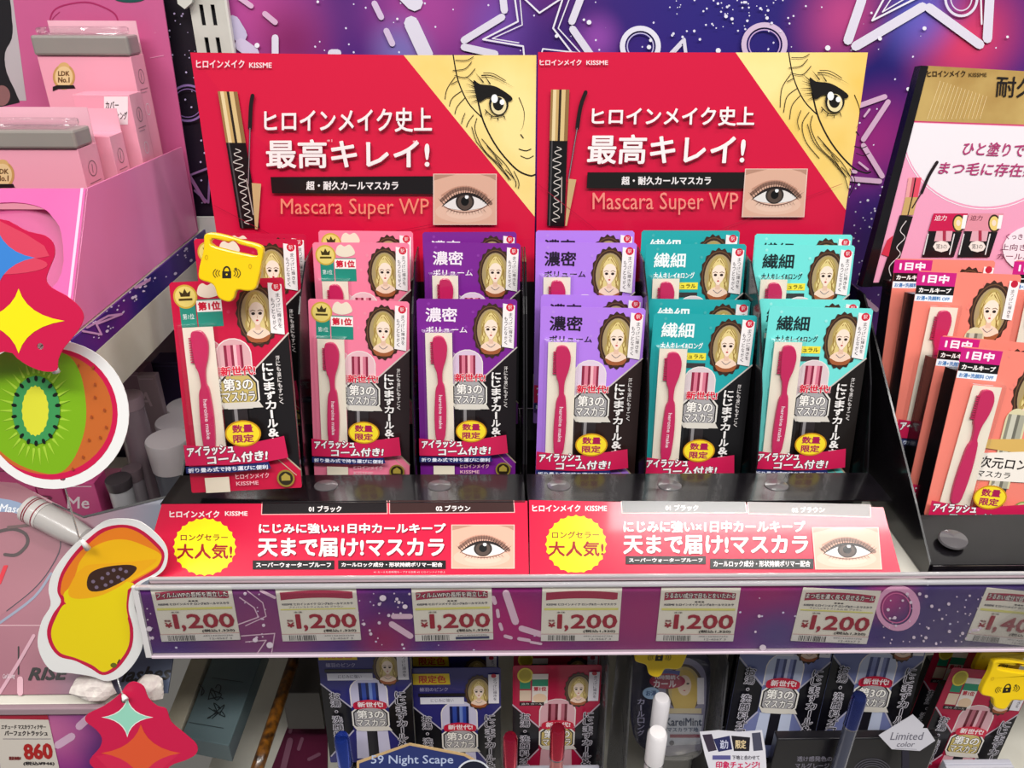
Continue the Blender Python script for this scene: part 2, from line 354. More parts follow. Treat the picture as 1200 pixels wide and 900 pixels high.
# ================================================================ SHELVES
WH = grain('#D8D4C8', '#E0DDD2', 30, .4)
def shelf(label, x0, x1, ztop, y0=.0078, th=.03):
    f = Frame((x0, y0, ztop)); t = thing('shelf', Matrix.Translation((x0, y0, ztop)), label, 'shelf', None)
    box('deck', (0, 0, -th), (x1-x0, .346-y0, 0), WH, t, .001)
    return t
sh = shelf('white steel shelf carrying the three mascara displays, price rail on its front', -.250, .75, .050)
rf = Frame((0, 0, 0), lean=5.85)
rail = thing('price_rail', rf, 'long clear plastic price rail with galaxy liner along the middle shelf edge', 'rail')
rg = []
for x, y, r, c, am in [(470, 700, .05, '#3C2070', .9), (600, 730, .07, '#B01870', 1), (750, 720, .09, '#A03070', 1), (900, 690, .06, '#A82C70', .9), (910, 745, .04, '#5A4684', 1), (1110, 730, .08, '#544478', 1), (1040, 700, .03, '#C04488', .8), (300, 730, .07, '#8A3C74', 1), (450, 750, .035, '#981458', .9), (180, 730, .03, '#5C1464', .8)]:
    q = rf.px((x, y))[0]; rg.append((q[0], q[1], r, c, am))
box('galaxy_liner', (-.2500, .0005, -.0012), (.75, .0565, 0), galaxy('printed_rail_liner', spots=rg, scale=8), rail)
box('clear_front', (-.2500, -.0008, .0016), (.75, .0535, .0022), clear(gloss=.02, rough=.12), rail)
RDG = clear('clear_rail', '#FFFFFF', .22, .14, .5)
box('top_ridge', (-.2520, .0562, -.0008), (.75, .0588, .0030), RDG, rail, .0008)
box('back_ridge', (-.2430, .0610, -.0034), (.75, .0632, -.0010), RDG, rail, .0006)
box('groove', (-.2430, .0586, -.0030), (.75, .0612, -.0018), mat('#BBA4AC', .2), rail)
box('bottom_lip', (-.2500, -.0022, -.0012), (.75, -.0002, .0030), mat('#D9C6D2', .25), rail, .0004)
box('end_cap', (-.2545, -.0022, -.0006), (-.2500, .0585, .0022), mat('#DAD6D6', .25), rail, .0006)
a = Art(lambda P: rf.px(P))
LP = '#E8C4D8'
for L, ww in [([(281, 700), (298, 712), (303, 723), (270, 735)], 1.4), ([(290, 692), (308, 706), (312, 722), (288, 733)], 1.2), ([(306, 692), (322, 700)], 3.5), ([(283, 745), (322, 742), (318, 768)], 1.3), ([(288, 752), (312, 750), (300, 768)], 1.3),
              ([(459, 731), (481, 745)], 7), ([(461, 722), (481, 722)], 6), ([(593, 695), (604, 728)], 8.5), ([(611, 736), (634, 743)], 7), ([(578, 700), (580, 706)], 5), ([(583, 715), (584, 722)], 4), ([(586, 731), (588, 737)], 4), ([(592, 745), (599, 747)], 4), ([(608, 748), (620, 750)], 4), ([(622, 752), (634, 754)], 3)]:
    a.line(L, ww, LP)
a.poly(ell(1052, 712, 26, 27), '#E8A8CC', [ell(1050, 712, 19, 20)]); a.poly(ell(1050, 712, 17, 18), '#E070A8', [ell(1050, 712, 15.6, 16.6)])
rnd = random.Random(11)
for x0, x1, n in ((172, 180, 6), (285, 322, 12), (419, 480, 26), (1032, 1150, 60), (870, 925, 3)):
    for i in range(n):
        r = rnd.choice([.8, 1, 1.5, 2]); cx, cy = rnd.uniform(x0, x1), rnd.uniform(694, 756); a.poly(ell(cx, cy, r, r, 8), '#F0DCEC')
for cx, cy, r in ((449, 699, 4), (176, 735, 3.4), (317, 754, 4), (893, 757, 4), (300, 748, 3), (475, 709, 3)): a.poly(ell(cx, cy, r, r*.9, 12), '#F2E2EE')
a.build('neon_print', rail, .0001)
# price tags
def price_tag(x, roll, label, price='1,200', tax='(税込1,320)', full=0, banner=True, w=.0555, h=.0455):
    q = rf.px((x, 688))[0]; f = rf.moved(q[0], q[1], .0003); f2 = Frame((0, 0, 0)); f2.M = f.M @ np.array(Matrix.Rotation(R(roll), 3, 'Z')); f2.o = f.o - f2.M[:, 1]*h
    t = thing('price_tag', f2, label, 'price tag', 'price cards in the shelf rail')
    box('card', (0, 0, 0), (w, h, .0003), mat('#E9E2D4', .5), t)
    m = lambda P: np.stack([P[:, 0]/100*w, (1-P[:, 1]/84)*h], -1)
    a = Art(m, .5)
    bn = list(ell(50, 40, 78, 38, 13, 234, 306)); bn = [(5, 7.5)]+[(x_, 5+(abs(x_-50)/45)**2*3) for x_ in range(12, 95, 7)]+[(95, 8), (95, 18)]+[(x_, 16.5+(abs(x_-50)/45)**2*3) for x_ in range(90, 4, -7)]+[(5, 20)]
    a.poly(bn, '#A8304E')
    if banner:
        a.otext({1: 'フィルムWPの長所を両立した', 2: 'うるおい成分で目もとをいたわる', 3: 'まつ毛を濃く長く見せるカール'}.get(banner, 'フィルムWPの長所を両立した'), 6, 8, 94, 16, '#F4EAE4', '#2A1418', .9, .15)
        a.text('●●●', 44, 20.5, 56, 22.5, '#221418')
    a.text('KISSME ヒロインメイク ロング&カールマスカラ', 6, 24, 94, 27.6, '#2A2A48', .12); 
    if full: a.text('アドバンストフィルム 02 ブラウン', 14, 29, 82, 32, '#2A2A48')
    a.rect(3, 31.5 if not full else 33, 97, 35, '#DDD77A')
    a.text('本体', 19, 37, 30, 40, '#403838')
    a.text('税抜', 9, 50, 17, 53, '#7A2030', .1); a.text('¥', 9, 54.5, 17.5, 62, '#9C2634', .5)
    a.text(price[0], 21, 42, 25.5, 63.5, '#A01C34', .9); a.text(',', 30, 59, 34, 68, '#A01C34', .8); a.text(price[2:], 38, 42, 96, 63.5, '#A01C34', .9)
    a.text(tax, 54, 66, 95, 71, '#2A2224', .2)
    a.rect(0, 72.5, 100, 73.2, '#B46A70'); a.rect(0, 73.2, 100, 84, '#E2DCD6')
    r2 = random.Random(int(x)); xx = 9
    while xx < 44: ww = r2.choice([.5, .8, 1.2]); a.rect(xx, 74.5, xx+ww, 83, '#2A2628'); xx += ww+r2.choice([.6, .9, 1.4])
    a.text('4901433037396', 54, 75, 92, 77, '#6A6468')
    if full == 0 and banner == 1 and x > 400: a.rect(52, 78, 95, 82, '#3A3E62')
    else: a.text('12-4567 3', 62, 79, 90, 82, '#7A7478')
    a.build('printed_face', t, .0003)
    return t
price_tag(176, 1.2, 'leftmost 1,200 yen price card, its dark red banner carrying outlined lettering', banner=1)
price_tag(322.5, .8, 'second 1,200 yen price card from the left, with an empty red banner', full=1, banner=0)
price_tag(482, 1.2, '1,200 yen price card with a navy bar beside its barcode', banner=1)
price_tag(635.5, -.3, '1,200 yen price card with plain red banner, under the right yellow burst', banner=0)
price_tag(775, -.8, '1,200 yen price card with small dense banner text, left of the purple liner stretch', banner=2)
price_tag(941, -3.5, 'tilted 1,200 yen price card beside the pink neon ring', banner=3, full=1)
price_tag(1156, -7.0, '1,400 yen price card at the right picture edge', price='1,400', tax='(税込1,540)', banner=2)
# ================================================================ POSTERS AND DISPLAY STANDS
BLK = grain('#0E0C0F', '#151216', 60, .22, coat=.35)
def eye_photo(a, x0, y0, x1, y1, slant=0.):
    "printed close-up photograph of an eye; unit box mapped to x0..x1,y0..y1"
    mp = lambda P: [(x0+(x1-x0)*p[0]+slant*(1-p[1]), y0+(y1-y0)*p[1]) for p in P]
    a.poly(mp([(-.015, -.015), (1.015, -.015), (1.015, 1.015), (-.015, 1.015)]), '#E8C8BC')
    a.poly(mp([(0, 0), (1, 0), (1, 1), (0, 1)]), '#DDAE98')
    a.poly(mp(ell(.48, .75, .46, .22)), '#E4BBA6'); a.poly(mp(ell(.5, .78, .3, .12)), '#E9C4B0')
    a.poly(mp([(0, 0), (.35, 0), (.2, .05), (0, .12)]), '#B98C78')
    a.poly(mp([(.75, 0), (1, 0), (1, .12), (.9, .05)]), '#B98C78')
    a.line(mp(smooth_pts([(.13, .42), (.35, .27), (.6, .26), (.85, .42)], 5, False)), (x1-x0)*.03, '#C28F7A')
    a.line(mp(smooth_pts([(.12, .52), (.32, .33), (.56, .29), (.78, .42), (.92, .58)], 5, False)), (x1-x0)*.055, '#8A6658')
    a.poly(mp(smooth_pts([(.16, .63), (.3, .46), (.5, .39), (.7, .45), (.86, .62), (.7, .69), (.5, .72), (.28, .69)], 4)), '#E8E2E0')
    a.poly(mp(ell(.5, .55, .15, .18)), '#2E2522'); a.poly(mp(ell(.5, .56, .12, .15)), '#54453E'); a.poly(mp(ell(.5, .54, .065, .09)), '#0C0A0A'); a.poly(mp(ell(.53, .45, .03, .04)), '#F4F6F8')
    a.poly(mp(smooth_pts([(.12, .65), (.3, .44), (.5, .365), (.72, .42), (.9, .64), (.72, .48), (.5, .42), (.3, .5)], 4)), '#2A1F1E')
    a.line(mp(smooth_pts([(.16, .64), (.3, .72), (.5, .76), (.72, .71), (.87, .61)], 4, False)), (x1-x0)*.012, '#8A5E52')
    for i in range(21):
        t = i/20; bx = .16+.7*t; by = .6-.22*math.sin(math.pi*min(1, max(0, t*1.02))); dx = (t-.45)*.22
        a.line(mp([(bx, by), (bx+dx*.5, by-.07), (bx+dx, by-.13-.04*math.sin(math.pi*t))]), (x1-x0)*.012, '#1E1616', taper=True, cap=False)
    for i in range(13):
        t = i/12; bx = .24+.56*t; by = .7+.05*math.sin(math.pi*t); a.line(mp([(bx, by), (bx+(t-.5)*.1, by+.07)]), (x1-x0)*.008, '#5A4038', taper=True, cap=False)
def gold_corner(a, x0, x1, yt, yb, xc, xr0, xr1):
    "gold triangle with a plain line drawing of a woman's eye, cheek and hair; x along the top from xc to x1"
    a.poly([(x0, yt), (x1, yt), (xr1, yb)], GOLD)
    K = '#15110E'; W = xr1-xr0
    f = lambda P: [(xc+(p[0]-100)*.99, yt+(p[1]-62)*1.0) for p in P]
    a.line(f(smooth_pts([(98, 62), (104, 92), (116, 118), (132, 135)], 5, False)), 1.5, K)
    a.line(f(smooth_pts([(126, 110), (134, 140), (150, 170), (172, 195), (188, 203), (195, 202)], 5, False)), 1.9, K)
    a.line(f(smooth_pts([(176, 112), (182, 128), (181, 144), (177, 152)], 4, False)), 1.1, K, taper=True)
    a.line(f(smooth_pts([(176, 172), (184, 174), (190, 172)], 4, False)), 1.1, K); a.line(f(smooth_pts([(178, 180), (186, 183), (193, 180)], 4, False)), .9, K)
    a.line(f([(178, 155), (181, 159)]), 1.3, K)
    for L in [[(100, 88), (90, 104), (88, 126)], [(108, 104), (96, 114), (92, 132)], [(112, 112), (102, 124), (99, 140)], [(122, 132), (114, 146), (118, 166), (134, 186)], [(126, 136), (124, 150), (134, 172), (152, 190), (166, 208)],
              [(120, 146), (128, 168), (146, 186), (162, 204)], [(132, 160), (146, 176), (160, 190), (170, 206)], [(170, 198), (176, 214), (168, 232)], [(160, 196), (172, 210), (170, 224)], [(98, 80), (112, 78), (120, 70)], [(100, 86), (114, 88), (124, 78)], [(101, 68), (114, 68), (122, 64)],
              [(96, 96), (104, 92)], [(148, 182), (162, 204), (168, 222)], [(112, 130), (108, 142), (110, 152)], [(138, 168), (156, 190)]]:
        Q = [p for p in f(smooth_pts(L, 5, False)) if p[0] > x0+3+(xr1-x0)*(p[1]-yt)/(yb-yt)]
        if len(Q) > 1: a.line(Q, .9, K)
    a.poly(f(smooth_pts([(122, 92), (130, 96), (146, 98), (158, 104), (168, 112), (164, 116), (150, 112), (138, 112), (128, 116)], 4)), K)
    a.poly(f(ell(152, 119, 11.5, 13.5)), K); a.poly(f(ell(152, 121, 9, 10.5)), '#E9D9A8'); a.poly(f(ell(151.5, 119, 6.5, 8)), K)
    a.poly(f(ell(147, 113, 3.8, 5)), '#FFFFFF'); a.poly(f(ell(156, 117, 2.8, 3.2)), '#FFFFFF')
    a.line(f(smooth_pts([(136, 126), (146, 134), (158, 132)], 4, False)), 1.1, K)
    for p, q in [((124, 96), (112, 86)), ((126, 100), (112, 95)), ((128, 104), (110, 104)), ((128, 109), (113, 111)), ((130, 113), (118, 118)), ((134, 94), (124, 82)), ((142, 96), (134, 84)), ((138, 128), (135, 133)), ((144, 133), (142, 138)), ((151, 135), (151, 140)), ((158, 133), (160, 138))]:
        a.line(f([p, q]), 1.6, K, taper=True, cap=False)
    a.line(f(smooth_pts([(132, 86), (142, 86), (156, 92), (170, 100)], 4, False)), 1.6, K, taper=True); a.line(f(smooth_pts([(134, 83), (146, 84), (160, 92)], 4, False)), .9, K)
GOLD = grain('#F2C860', '#FFE79C', 8, .3, .05)
def wand(a, tube_q, brush, cap_q):
    "printed mascara tube: gold cap over black barrel with script, and a brush"
    (x0, y0), (x1, y1), (x2, y2), (x3, y3) = tube_q       # top left, top right, bottom right, bottom left
    L = lambda t, s: (x0+(x3-x0)*t+((x1+(x2-x1)*t)-(x0+(x3-x0)*t))*s, y0+(y3-y0)*t+((y1+(y2-y1)*t)-(y0+(y3-y0)*t))*s)
    for s0, s1, c in ((0, .12, '#9C7A48'), (.12, .3, '#E7D0A0'), (.3, .45, '#C7A468'), (.45, .58, '#2A1E14'), (.58, .8, '#D9BC84'), (.8, 1, '#8E6C40')):
        a.poly([L(0, s0), L(0, s1), L(.375, s1), L(.375, s0)], c)
    a.poly([L(.375, 0), L(.375, 1), L(1, 1), L(1, 0)], '#0E0C0D'); a.poly([L(.375, .1), L(.375, .18), L(1, .18), L(1, .1)], '#4A4648')
    rr = random.Random(3); pts = []
    for i in range(34):
        t = .42+.55*i/33; pts.append(L(t, .48+.2*math.sin(i*1.9)+.08*rr.uniform(-1, 1)))
    a.line(smooth_pts(pts, 3, False), .9, '#D8CFC8')
    a.line([L(.64, .75), L(.9, .8)], 1.2, '#B9A9A0')
    a.line(brush[:2], 1.8, '#3A2C30'); a.line(smooth_pts(brush[1:], 4, False), 4.6, '#1C1416'); a.line(brush[:2], .6, '#A89098')
    a.poly(cap_q, '#C9A878')
def mascara_poster(name, tl, tr, br, bl, fr, label, px_text, parentless=False):
    pass
PF = Frame((0, .2471, .3786), lean=6.26)
RED = '#D3123F'
def display(label, pf, outer, xs, side_x, nm='display_stand'):
    base = Matrix.Translation((side_x[0], .06, .0505))
    return thing(nm, base, label, 'display stand', 'black counter display stands')
def in_world(parent): return parent.matrix_world.inverted()
# left display poster -------------------------------------------------
def poster_art(fr, P, T, second):
    a = Art(lambda q: fr.px(q), .30, coat=.25)
    a.poly(P, RED); 
    a.poly([P[0], (P[0][0]+(P[1][0]-P[0][0])*.5, P[0][1]), (P[0][0]+60, 150), (P[0][0]+15, 190)], '#C80F3C') if not second else None
    return a
A_q = [(223, 61.5), (628.6, 66.5), (626, 330), (262, 330)]
B_q = [(630.5, 61), (1017, 62), (979.5, 330), (628, 330)]
dispA = display('left black display stand with red poster, crimson, pink and dark purple mascara packs', PF, None, None, (-.2488, .0165))
dispB = display('middle black display stand with red poster, lilac, teal and mint mascara packs', PF, None, None, (.0185, .2860))
def display_body(d, x0, x1, divs, q, zoff):
    inv = in_world(d)
    f = PF.moved(z=zoff); L = f.px(q)
    # the poster board runs down inside the tray
    for i, j in ((3, 0), (2, 1)):
        dv = L[i]-L[j]; L[i] = L[j]+dv*((L[j][1]+.300)/max(1e-6, -dv[1]))
    pan = slab('poster_board', L, -.0025, 0, mat('#1A1114', .35), d, matrix=inv@f.matrix())
    dv_pts = [(.098, .0525), (.098, .095), (.112, .150), (.140, .2035), (.150, .214), (.176, .233), (.205, .236), (.205, .0525)]
    lo_l = [(.098, .0525), (.098, .085), (.150, .125), (.205, .14), (.205, .0525)]; lo_r = [(.098, .0525), (.098, .085), (.125, .150), (.150, .190), (.175, .190), (.205, .170), (.205, .0525)]
    for nm, (xf, xr), pp in [('side_panel', (x0, x0), lo_l if x0 < -.1 else dv_pts), ('side_panel', (x1, x1), lo_r if x1 > .1 else dv_pts)]+[('divider', d_, dv_pts) for d_ in divs]:
        poly3(nm, [Vector((xf+(xr-xf)*(y-.098)/.107, y, z)) for y, z in pp], BLK, d, .0012, matrix=inv)
    box('tray_floor', (x0+.001, .060, .0502), (x1-.001, .207, .0518), BLK, d, matrix=inv)
    box('rear_step', (x0+.001, .1500, .0520), (x1-.001, .205, .0850), BLK, d, matrix=inv)
    # front ledge: nearly flat glossy black lip in front of the packs
    poly3('front_ledge', [(x0, .0575, .0885), (x1, .0575, .0885), (x1, .0965, .0865), (x0, .0965, .0865)], BLK, d, .0012, matrix=inv)
    poly3('ledge_riser', [(x0, .0965, .0520), (x1, .0965, .0520), (x1, .0965, .0860), (x0, .0965, .0860)], BLK, d, .0012, matrix=inv)
    return f
fA = display_body(dispA, -.2488, .0165, [(-.1535, -.1535), (-.068, -.068)], A_q, 0)
fB = display_body(dispB, .0185, .2875, [(.1115, .1112), (.1985, .1950)], B_q, .001)
for second, d, f, P, dx in ((False, dispA, fA, A_q, 0), (True, dispB, fB, B_q, 1)):
    a = Art(lambda q, f=f: f.px(q), .30, coat=.3)
    a.poly(P, RED)
    if not second:
        a.poly([(223, 61.5), (475, 64.6), (627, 255), (626, 280), (440, 280), (300, 160)], '#D6163F')
        gold_corner(a, 473, 628.6, 64.6, 254, 533, 473, 626.6)
        a.text('ヒロインメイク', 231, 70.5, 287, 79.5, '#F2DCE0', .25); a.text('KISSME', 293, 73.5, 319, 79.5, '#F2DCE0', .2)
        wand(a, [(256, 107), (279, 107.5), (305, 267), (282, 267)], [(292, 215), (294, 150), (295, 125), (297, 112)], [(296, 214), (307, 215), (303, 268), (300, 268)])
        for dx_, c in ((1.2, '#8E0E2C'), (0, '#F6ECEC')):
            a.text('ヒロインメイク史上', 0, 0, 0, 0, c, .5, quad=[(311+dx_, 129+dx_), (506+dx_, 126+dx_), (506+dx_, 154+dx_), (311+dx_, 154+dx_)]); a.z += .00004
            a.text('最高キレイ!', 0, 0, 0, 0, c, .75, quad=[(313+dx_, 164+dx_), (503+dx_, 163+dx_), (503+dx_, 197+dx_), (314+dx_, 196+dx_)]); a.z += .00004
        a.text('※1', 384, 163, 390, 166, '#F0D0D4'); a.text('※2', 484, 164, 490, 167, '#F0D0D4')
        a.poly([(318, 207), (510, 206), (510, 227), (320, 226)], '#161012')
        a.text('超・耐久カールマスカラ', 360, 212, 467, 222, '#F2ECEC', .3)
        a.text('Mascara Super WP', 330, 232, 503, 256, '#EE8C74')
        a.line([(252, 240), (320, 275)], .5, '#A00C30'); a.line([(440, 275), (509, 262)], .5, '#A00C30')
        eye_photo(a, 509, 204, 581, 262)
    else:
        gold_corner(a, 862, 1017, 61.5, 246, 926, 862, 991)
        a.text('ヒロインメイク', 632.5, 70, 681, 76.5, '#F2DCE0', .25); a.text('KISSME', 687, 71, 712, 76, '#F2DCE0', .2)
        wand(a, [(645.5, 105), (667, 105), (661, 265), (641, 264)], [(666, 210), (676, 150), (680, 125), (686, 108)], [(666, 209), (675, 210), (664, 264), (662, 264)])
        for dx_, c in ((1.2, '#9A1030'), (0, '#F8F0F0')):
            a.text('ヒロインメイク史上', 0, 0, 0, 0, c, .5, quad=[(694+dx_, 126+dx_), (883+dx_, 125+dx_), (882+dx_, 147+dx_), (693+dx_, 146+dx_)]); a.z += .00004
            a.text('最高キレイ!', 0, 0, 0, 0, c, .75, quad=[(690+dx_, 158+dx_), (873+dx_, 158+dx_), (870+dx_, 192+dx_), (688+dx_, 191+dx_)]); a.z += .00004
        a.poly([(688, 201.5), (874, 201.5), (872, 220.5), (687, 220)], '#161412')
        a.text('超・耐久カールマスカラ', 728, 206.5, 832, 216, '#F2ECEC', .3)
        a.text('Mascara Super WP', 694, 225, 864, 251, '#F09080')
        a.line([(838, 270), (985, 215)], .5, '#B01238'); a.line([(630, 215), (700, 270)], .5, '#B01238')
        eye_photo(a, 869, 198, 940, 253, 4)
    a.build('poster_print', d, 0, in_world(d)@f.matrix())
# header strips leaning on the front of each stand
SF = Frame((0, .0565, .0878), lean=58.34)
def strip(d, q, off, s2):
    f = SF.moved(z=off); L = f.px(q)
    slab('front_strip', L, -.0012, 0, mat('#B51236', .35), d, matrix=in_world(d)@f.matrix())
    a = Art(lambda P: f.px(P), .22, coat=.35)
    a.poly(q, RED)
    if not s2:
        X = lambda v: v
        a.poly([(308, 588), (453, 586.5), (454, 601), (307, 602.5)], '#181012'); a.poly([(457, 586.5), (602, 586), (603, 600), (457, 601.5)], '#3A211F')
        a.line([(307, 589), (306.5, 603), (454, 602), (453.5, 587)], .9, '#F0B8B4'); a.line([(456.5, 587), (456.5, 602), (603, 600.5), (602, 587)], .9, '#F0B8B4')
        a.text('01 ブラック', 362, 593, 400, 600, '#EFE6E4', .25); a.text('02 ブラウン', 511, 592.5, 551, 599, '#EFE6E4', .25)
        a.text('ヒロインメイク', 199, 599, 257, 606.5, '#F4E0E2', .3); a.text('KISSME', 264, 599.5, 290, 604.5, '#F4E0E2', .2)
        cx, cy, rx, ry = 240, 641, 36, 33
        L1 = [(304, 614, 522, 625), (303, 631.5, 520, 652)]; b1, b2 = (296.5, 657, 392, 667.5), (396.5, 657, 522.5, 667)
        t1 = [(202, 636), (271, 631), (271, 641), (202, 643)]
        eyeb = (530, 616, 602, 666, 0)
    else:
        a.poly([(728, 587), (873, 588), (875, 600.5), (729, 601)], '#2C2A2C'); a.poly([(876, 588), (1020, 591), (1020, 605.5), (877, 601)], '#3E2422')
        a.line([(728, 588), (729, 601.5), (875, 601), (873.5, 589)], .9, '#F0B8B4'); a.line([(876, 589), (877, 602), (1020, 606), (1020, 592)], .9, '#F0B8B4')
        a.text('01 ブラック', 780, 592, 818, 598.5, '#EFE6E4', .25); a.text('02 ブラウン', 928, 594.5, 966, 600.5, '#EFE6E4', .25)
        a.text('ヒロインメイク', 624, 592, 680, 599.5, '#F4E0E2', .3); a.text('KISSME', 686, 593, 711, 599, '#F4E0E2', .2)
        cx, cy, rx, ry = 675, 638, 35, 33.5
        L1 = [(731, 611, 943, 624), (731, 628, 946, 649)]; b1, b2 = (733, 652, 827, 661.5), (832, 655, 953, 667)
        eyeb = (956, 619, 1032, 667, -4)
    pts = []
    for i in range(72):
        an = 2*math.pi*i/72; k = 1+.035*math.cos(an*24); pts.append((cx+rx*k*math.cos(an), cy+ry*k*math.sin(an)))
    pts = [(x, min(y, q[2][1]-1.5)) for x, y in pts]
    a.poly(pts, '#F6EA18')
    a.text('ロングセラー', cx-28, cy-15, cx+27, cy-7, '#8A1A20', .2); a.text('大人気!', cx-32, cy-3, cx+32, cy+14, '#A01222', .55)
    for dd, c in ((1, '#8C0C2A'), (0, '#F8F2F2')):
        a.text('にじみに強い×1日中カールキープ', L1[0][0]+dd, L1[0][1]+dd, L1[0][2]+dd, L1[0][3]+dd, c, .5); a.z += .00004
        a.text('天まで届け!マスカラ', L1[1][0]+dd, L1[1][1]+dd, L1[1][2]+dd, L1[1][3]+dd, c, .8); a.z += .00004
    a.rect(*b1, '#141012'); a.rect(*b2, '#141012')
    a.text('スーパーウォータープルーフ', b1[0]+4, b1[1]+2.5, b1[2]-4, b1[3]-2.5, '#F0EAEA', .2); a.text('カールロック成分・形状持続ポリマー配合', b2[0]+4, b2[1]+2.5, b2[2]-4, b2[3]-2.5, '#F0EAEA', .2)
    a.text('※1 カールを長時間キープする効果 ※2 ヒロインメイク史上', 438, 669.5, 522, 672, '#F0C0C8') if not s2 else None
    eye_photo(a, *eyeb)
    a.build('strip_print', d, 0, in_world(d)@f.matrix())
strip(dispA, [(190, 589.5), (618, 587), (620, 676.5), (165, 678)], 0, False)
strip(dispB, [(620, 586), (1035, 594.5), (1056, 672.5), (621, 676)], .0012, True)
# ================================================================ MASCARA PACKS
HH = {}
def cameo(a, cx, cy, rx, ry, gold='#3C261C'):
    "plain oval portrait of a fair-haired woman in a scalloped frame"
    n = 18; P = []
    for i in range(n*4):
        t = 2*math.pi*i/(n*4); k = 1.06+.045*math.sin(i*math.pi/2); P.append((cx+rx*k*math.cos(t), cy+ry*k*math.sin(t)))
    a.poly(P, gold); a.ring(cx, cy, rx*.97, ry*.97, rx*.05, '#6A4A30'); a.poly(ell(cx, cy, rx*.82, ry*.85), '#A8936A')
    m = lambda L: [(cx+x*rx, cy+y*ry) for x, y in L]
    a.poly(m(smooth_pts([(-.5, .6), (-.66, .3), (-.55, .05), (-.6, -.2), (-.48, -.52), (-.2, -.76), (.15, -.78), (.45, -.56), (.58, -.2), (.52, .05), (.66, .3), (.55, .6), (0, .7)], 4)), '#B09A58')
    a.poly(m(smooth_pts([(-.42, .5), (-.55, .28), (-.44, .05), (-.5, -.2), (-.36, -.5), (-.1, -.68), (.18, -.68), (.4, -.45), (.48, -.2), (.42, .05), (.54, .3), (.44, .5), (0, .6)], 4)), '#E0CC88')
    for s in (-1, 1):
        for q in ([(.1, -.7), (.4, -.4), (.44, -.05), (.34, .15), (.5, .45)], [(.05, -.62), (.46, -.2), (.5, .12), (.4, .3), (.46, .55)]): a.line(m(smooth_pts([(s*x, y) for x, y in q], 3, False)), rx*.035, '#9A7430')
    a.poly(m(smooth_pts([(-.6, .62), (-.22, .42), (.22, .42), (.6, .62), (.34, .84), (-.34, .84)], 4)), '#F0D2BC'); a.poly(m([(-.12, .1), (.12, .1), (.14, .5), (-.14, .5)]), '#E4BEA6')
    a.poly(m(smooth_pts([(-.36, -.3), (-.1, -.46), (.18, -.44), (.36, -.26), (.34, .02), (.14, .26), (0, .33), (-.14, .26), (-.34, .02)], 4)), '#F6E0CE')
    a.poly(m(smooth_pts([(-.4, -.2), (-.25, -.5), (.05, -.56), (.38, -.3), (.1, -.44), (-.2, -.4)], 3)), '#E0CC88')
    for s in (-1, 1):
        a.poly(m(ell(s*.18, -.06, .10, .05, 12)), '#2A1E1C'); a.line(m([(s*.07, -.15), (s*.2, -.18), (s*.32, -.14)]), rx*.035, '#6A4A28')
    a.poly(m(ell(0, .17, .07, .03, 10)), '#C0303C'); a.line(m([(.02, .02), (.03, .08), (0, .09)]), rx*.02, '#C8987C')
    a.line(m(smooth_pts([(-.25, .52), (0, .64), (.25, .52)], 3, False)), rx*.03, '#6A6A78')
    a.poly(m(smooth_pts([(-.6, .66), (-.2, .78), (.2, .78), (.6, .66), (.4, .9), (-.4, .9)], 3)), '#A05A34')
def badge(a, cx, cy, k=1., gold=False):
    fill = '#C9B46A' if gold else '#A9A6A8'
    P = lambda r: [(cx+x*r*k, cy+y*r*k) for x, y in ((-15, -9), (-9, -15), (9, -15), (15, -8), (15, 6), (9, 12), (-9, 12), (-15, 6))]
    a.poly(P(1.12), '#E8E4DC'); a.poly(P(1.03), '#1C181A'); a.poly(P(.95), fill)
    a.poly([(cx-16*k, cy+8*k), (cx+16*k, cy+8*k), (cx+19*k, cy+13*k), (cx-13*k, cy+13*k)], '#D8D2C8')
    a.otext('第3の', cx-12*k, cy-12*k, cx+12*k, cy-2*k, '#F6F2EC', '#1A1416', .8*k, .3*k); a.otext('マスカラ', cx-13*k, cy-1*k, cx+13*k, cy+7*k, '#F6F2EC', '#1A1416', .7*k, .2*k)
    a.otext('新世代!', cx-13*k, cy-22*k, cx+15*k, cy-14.5*k, '#D8183A', '#F6E4E4', .7*k, .3*k)
def capsule(a, cx, y0, y1, w, tint, tube_c):
    P = [(cx-w, y1), (cx-w, y0+w*.95)]+[(cx-w*math.cos(t), y0+w*.95-w*.95*math.sin(t)) for t in np.linspace(.1, math.pi-.1, 10)]+[(cx+w, y0+w*.95), (cx+w, y1)]
    a.poly([(x+(x-cx)*.06, y-.8 if y < y1 else y) for x, y in P], '#E8E0DC'); a.poly(P, tint)
    for s0, s1, c in ((-.55, -.38, tube_c[0]), (-.38, -.14, tube_c[1]), (-.14, .02, tube_c[0]), (.02, .2, tube_c[2]), (.2, .4, tube_c[1]), (.4, .55, tube_c[0])):
        a.rect(cx+w*s0, y0+w*.35, cx+w*s1, y1, c)
